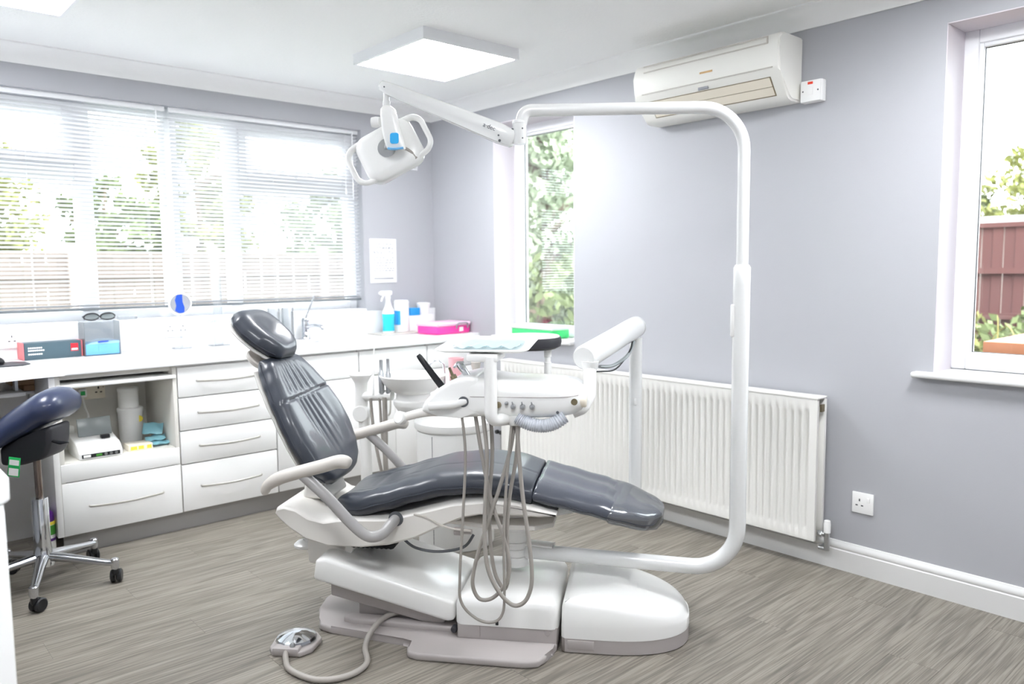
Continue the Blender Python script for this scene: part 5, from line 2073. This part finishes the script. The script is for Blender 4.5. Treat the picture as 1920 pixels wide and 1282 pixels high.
fence('garden_fence', (4.5, 6.0), (4.5, -6.0), 'red brown board fence across the garden seen through the right window', 'fence', 1.57, (2.2, 5.9), .085, (.81, 1.2))
fence('garden_fence', (-8.0, 8.0), (10.0, 8.0), 'weathered grey board fence seen through the blinds', 'fencegrey', 1.5, (2.0, 4.0, 5.8, 7.6, 9.55, 11.45, 13.4), .14, (.6, 1.2))

def tree(name, loc, h, rx, rz0, m, label, n=2600, cone=False, seed=1, leaf=.075, cat='tree'):
    rnd = random.Random(seed)
    t = thing(name, label, cat, (loc[0], loc[1], GZ), 0, 'trees and shrubs in the garden')
    bm = nb()
    tube(bm, catmull([(0, 0, 0), (.05, .03, h * .35), (-.03, .02, h * .7), (0, 0, h * .92)], 4), [.16 * rx / 1.5 * (1 - .9 * k / 12) for k in range(13)], 8)
    for k in range(7):
        a = rnd.uniform(0, 2 * PI)
        z = h * rnd.uniform(.35, .75)
        l = rx * rnd.uniform(.4, .75)
        tube(bm, [(0, 0, z), (l * .5 * math.cos(a), l * .5 * math.sin(a), z + l * .25), (l * math.cos(a), l * math.sin(a), z + l * .45)], [.05, .035, .01], 6)
    fin('trunk', bm, 'bark', t)
    vs, fs = [], []
    # clumps of leaves
    cl = []
    for k in range(60):
        while True:
            p = Vector((rnd.uniform(-1, 1), rnd.uniform(-1, 1), rnd.uniform(0, 1)))
            r = math.hypot(p.x, p.y)
            lim = (1 - p.z) ** .8 + .04 if cone else math.sqrt(max(0, 1 - (2 * p.z - 1) ** 2)) ** .8
            if r < lim:
                break
        cl.append((Vector((p.x * rx, p.y * rx, rz0 + p.z * (h - rz0))), rx * rnd.uniform(.16, .32)))
    for k in range(n):
        c, r = rnd.choice(cl)
        q = Vector((rnd.gauss(0, 1), rnd.gauss(0, 1), rnd.gauss(0, .8))).normalized() * r * rnd.random() ** .4
        ctr = c + q
        s = leaf * rnd.uniform(.6, 1.4)
        ax = Vector((rnd.gauss(0, 1), rnd.gauss(0, 1), rnd.gauss(0, 1))).normalized()
        u = ax.orthogonal().normalized()
        w_ = ax.cross(u)
        i = len(vs)
        vs += [ctr - u * s, ctr - w_ * s * .45, ctr + u * s, ctr + w_ * s * .45]
        fs.append((i, i + 1, i + 2, i + 3))
    me = bpy.data.meshes.new('foliage')
    me.from_pydata([tuple(v) for v in vs], [], fs)
    me.materials.append(M[m])
    o = bpy.data.objects.new('foliage', me)
    COL.objects.link(o)
    o.parent = t
    o['kind'] = 'stuff'
    return t

tree('garden_tree', (-1.3, 10.4), 3.4, 1.15, .3, 'fol1', 'yellow green tree at the far left behind the blind', 7000, seed=2)
tree('garden_tree', (.65, 10.2), 3.1, .95, .2, 'fol2', 'low round tree behind the fence left of the tall one', 7000, seed=3)
tree('garden_tree', (2.45, 10.9), 4.5, 1.0, .3, 'fol1', 'tallest pale green tree behind the blind mullion', 8000, seed=4)
tree('garden_tree', (5.6, 11.2), 4.0, 1.3, .3, 'fol2', 'green tree seen through the right half of the blind', 7000, seed=5)
tree('garden_conifer', (3.0, 3.6), 5.6, 1.35, .1, 'fol3', 'big soft green conifer filling the narrow window', 16000, True, seed=6, leaf=.075)
tree('garden_conifer', (2.55, 1.55), 4.4, 1.0, .05, 'fol3', 'nearer bushy conifer at the narrow window', 12000, True, seed=8, leaf=.055)
tree('garden_tree', (14.4, 2.3), 3.05, 1.3, .5, 'fol2', 'distant rounded tree above the shed roof', 9000, seed=9)
tree('garden_tree', (15.0, -.2), 3.9, 1.6, .5, 'fol1', 'distant tree at the right edge of the near window', 9000, seed=10)
tree('garden_shrub', (3.6, -1.75), 1.05, .6, .05, 'fol1', 'pale green shrub in front of the red brown fence', 3500, seed=11, leaf=.045, cat='shrub')
tree('garden_shrub', (3.7, -2.72), 1.05, .6, .05, 'fol2', 'darker green shrub right of the reeds', 3500, seed=12, leaf=.045, cat='shrub')
tree('garden_shrub', (1.75, .75), 1.5, .55, .05, 'fol2', 'leafy green shrub at the foot of the narrow window', 1500, seed=13, leaf=.06, cat='shrub')

# reeds
rnd = random.Random(5)
for k in range(7):
    bm = nb()
    x, y = 3.0 + rnd.uniform(-.1, .15), -2.23 - (k - 1) * .085 + rnd.uniform(-.015, .015)
    hh = (1.30, 1.05, 1.25, .98, 1.05, .9, 1.0)[k]
    bend = rnd.uniform(-.12, .12)
    pts = catmull([(0, 0, 0), (.01, bend * .2, hh * .6), (.02, bend * .6, hh * .9), (.03, bend * 1.6, hh)], 5)
    tube(bm, pts, [.030 * (1 - .8 * i / (len(pts) - 1)) for i in range(len(pts))], 5, True, (.25, 1))
    o = fin('reed', bm, 'reed', None, True, 60, (x, y, GZ))
    tag(o, ('first', 'second', 'third', 'fourth', 'fifth', 'sixth', 'seventh')[k] + ' yellow reed leaf from the left by the red brown fence', 'reed', 'reeds by the fence')

# shed beyond the fence
sh = thing('garden_shed', 'pale flat roofed shed showing above the red brown fence', 'shed', (9.6, -1.2, GZ))
P('shed_wall', sh, 'post', (-1.2, 1.2, -2.2, 2.2, 0, 1.92))
bm = nb()
prism(bm, [(-1.4, 1.90), (-1.4, 1.96), (1.4, 2.16), (1.4, 2.10)], -2.4, 2.4, lambda a, b, h: (a, h, b))
fin('shed_roof', bm, 'roofw', sh)

# timber planter
pn = thing('planter', 'orange timber planter with a flat lid outside the near window', 'planter', (1.60, -3.756, GZ))
for k in range(4):
    P('plank', pn, 'pine', (-.33, .33, -.73, .73, .05 + k * .228, .05 + k * .228 + .222), bev=.004)
for sx in (-.33, .33):
    for sy in (-.72, .72):
        P('corner_post', pn, 'pine', (sx - .03, sx + .03, sy - .03, sy + .03, 0, .958))
P('lid', pn, 'pine', (-.40, .40, -.80, .80, .960, 1.025), bev=.006)
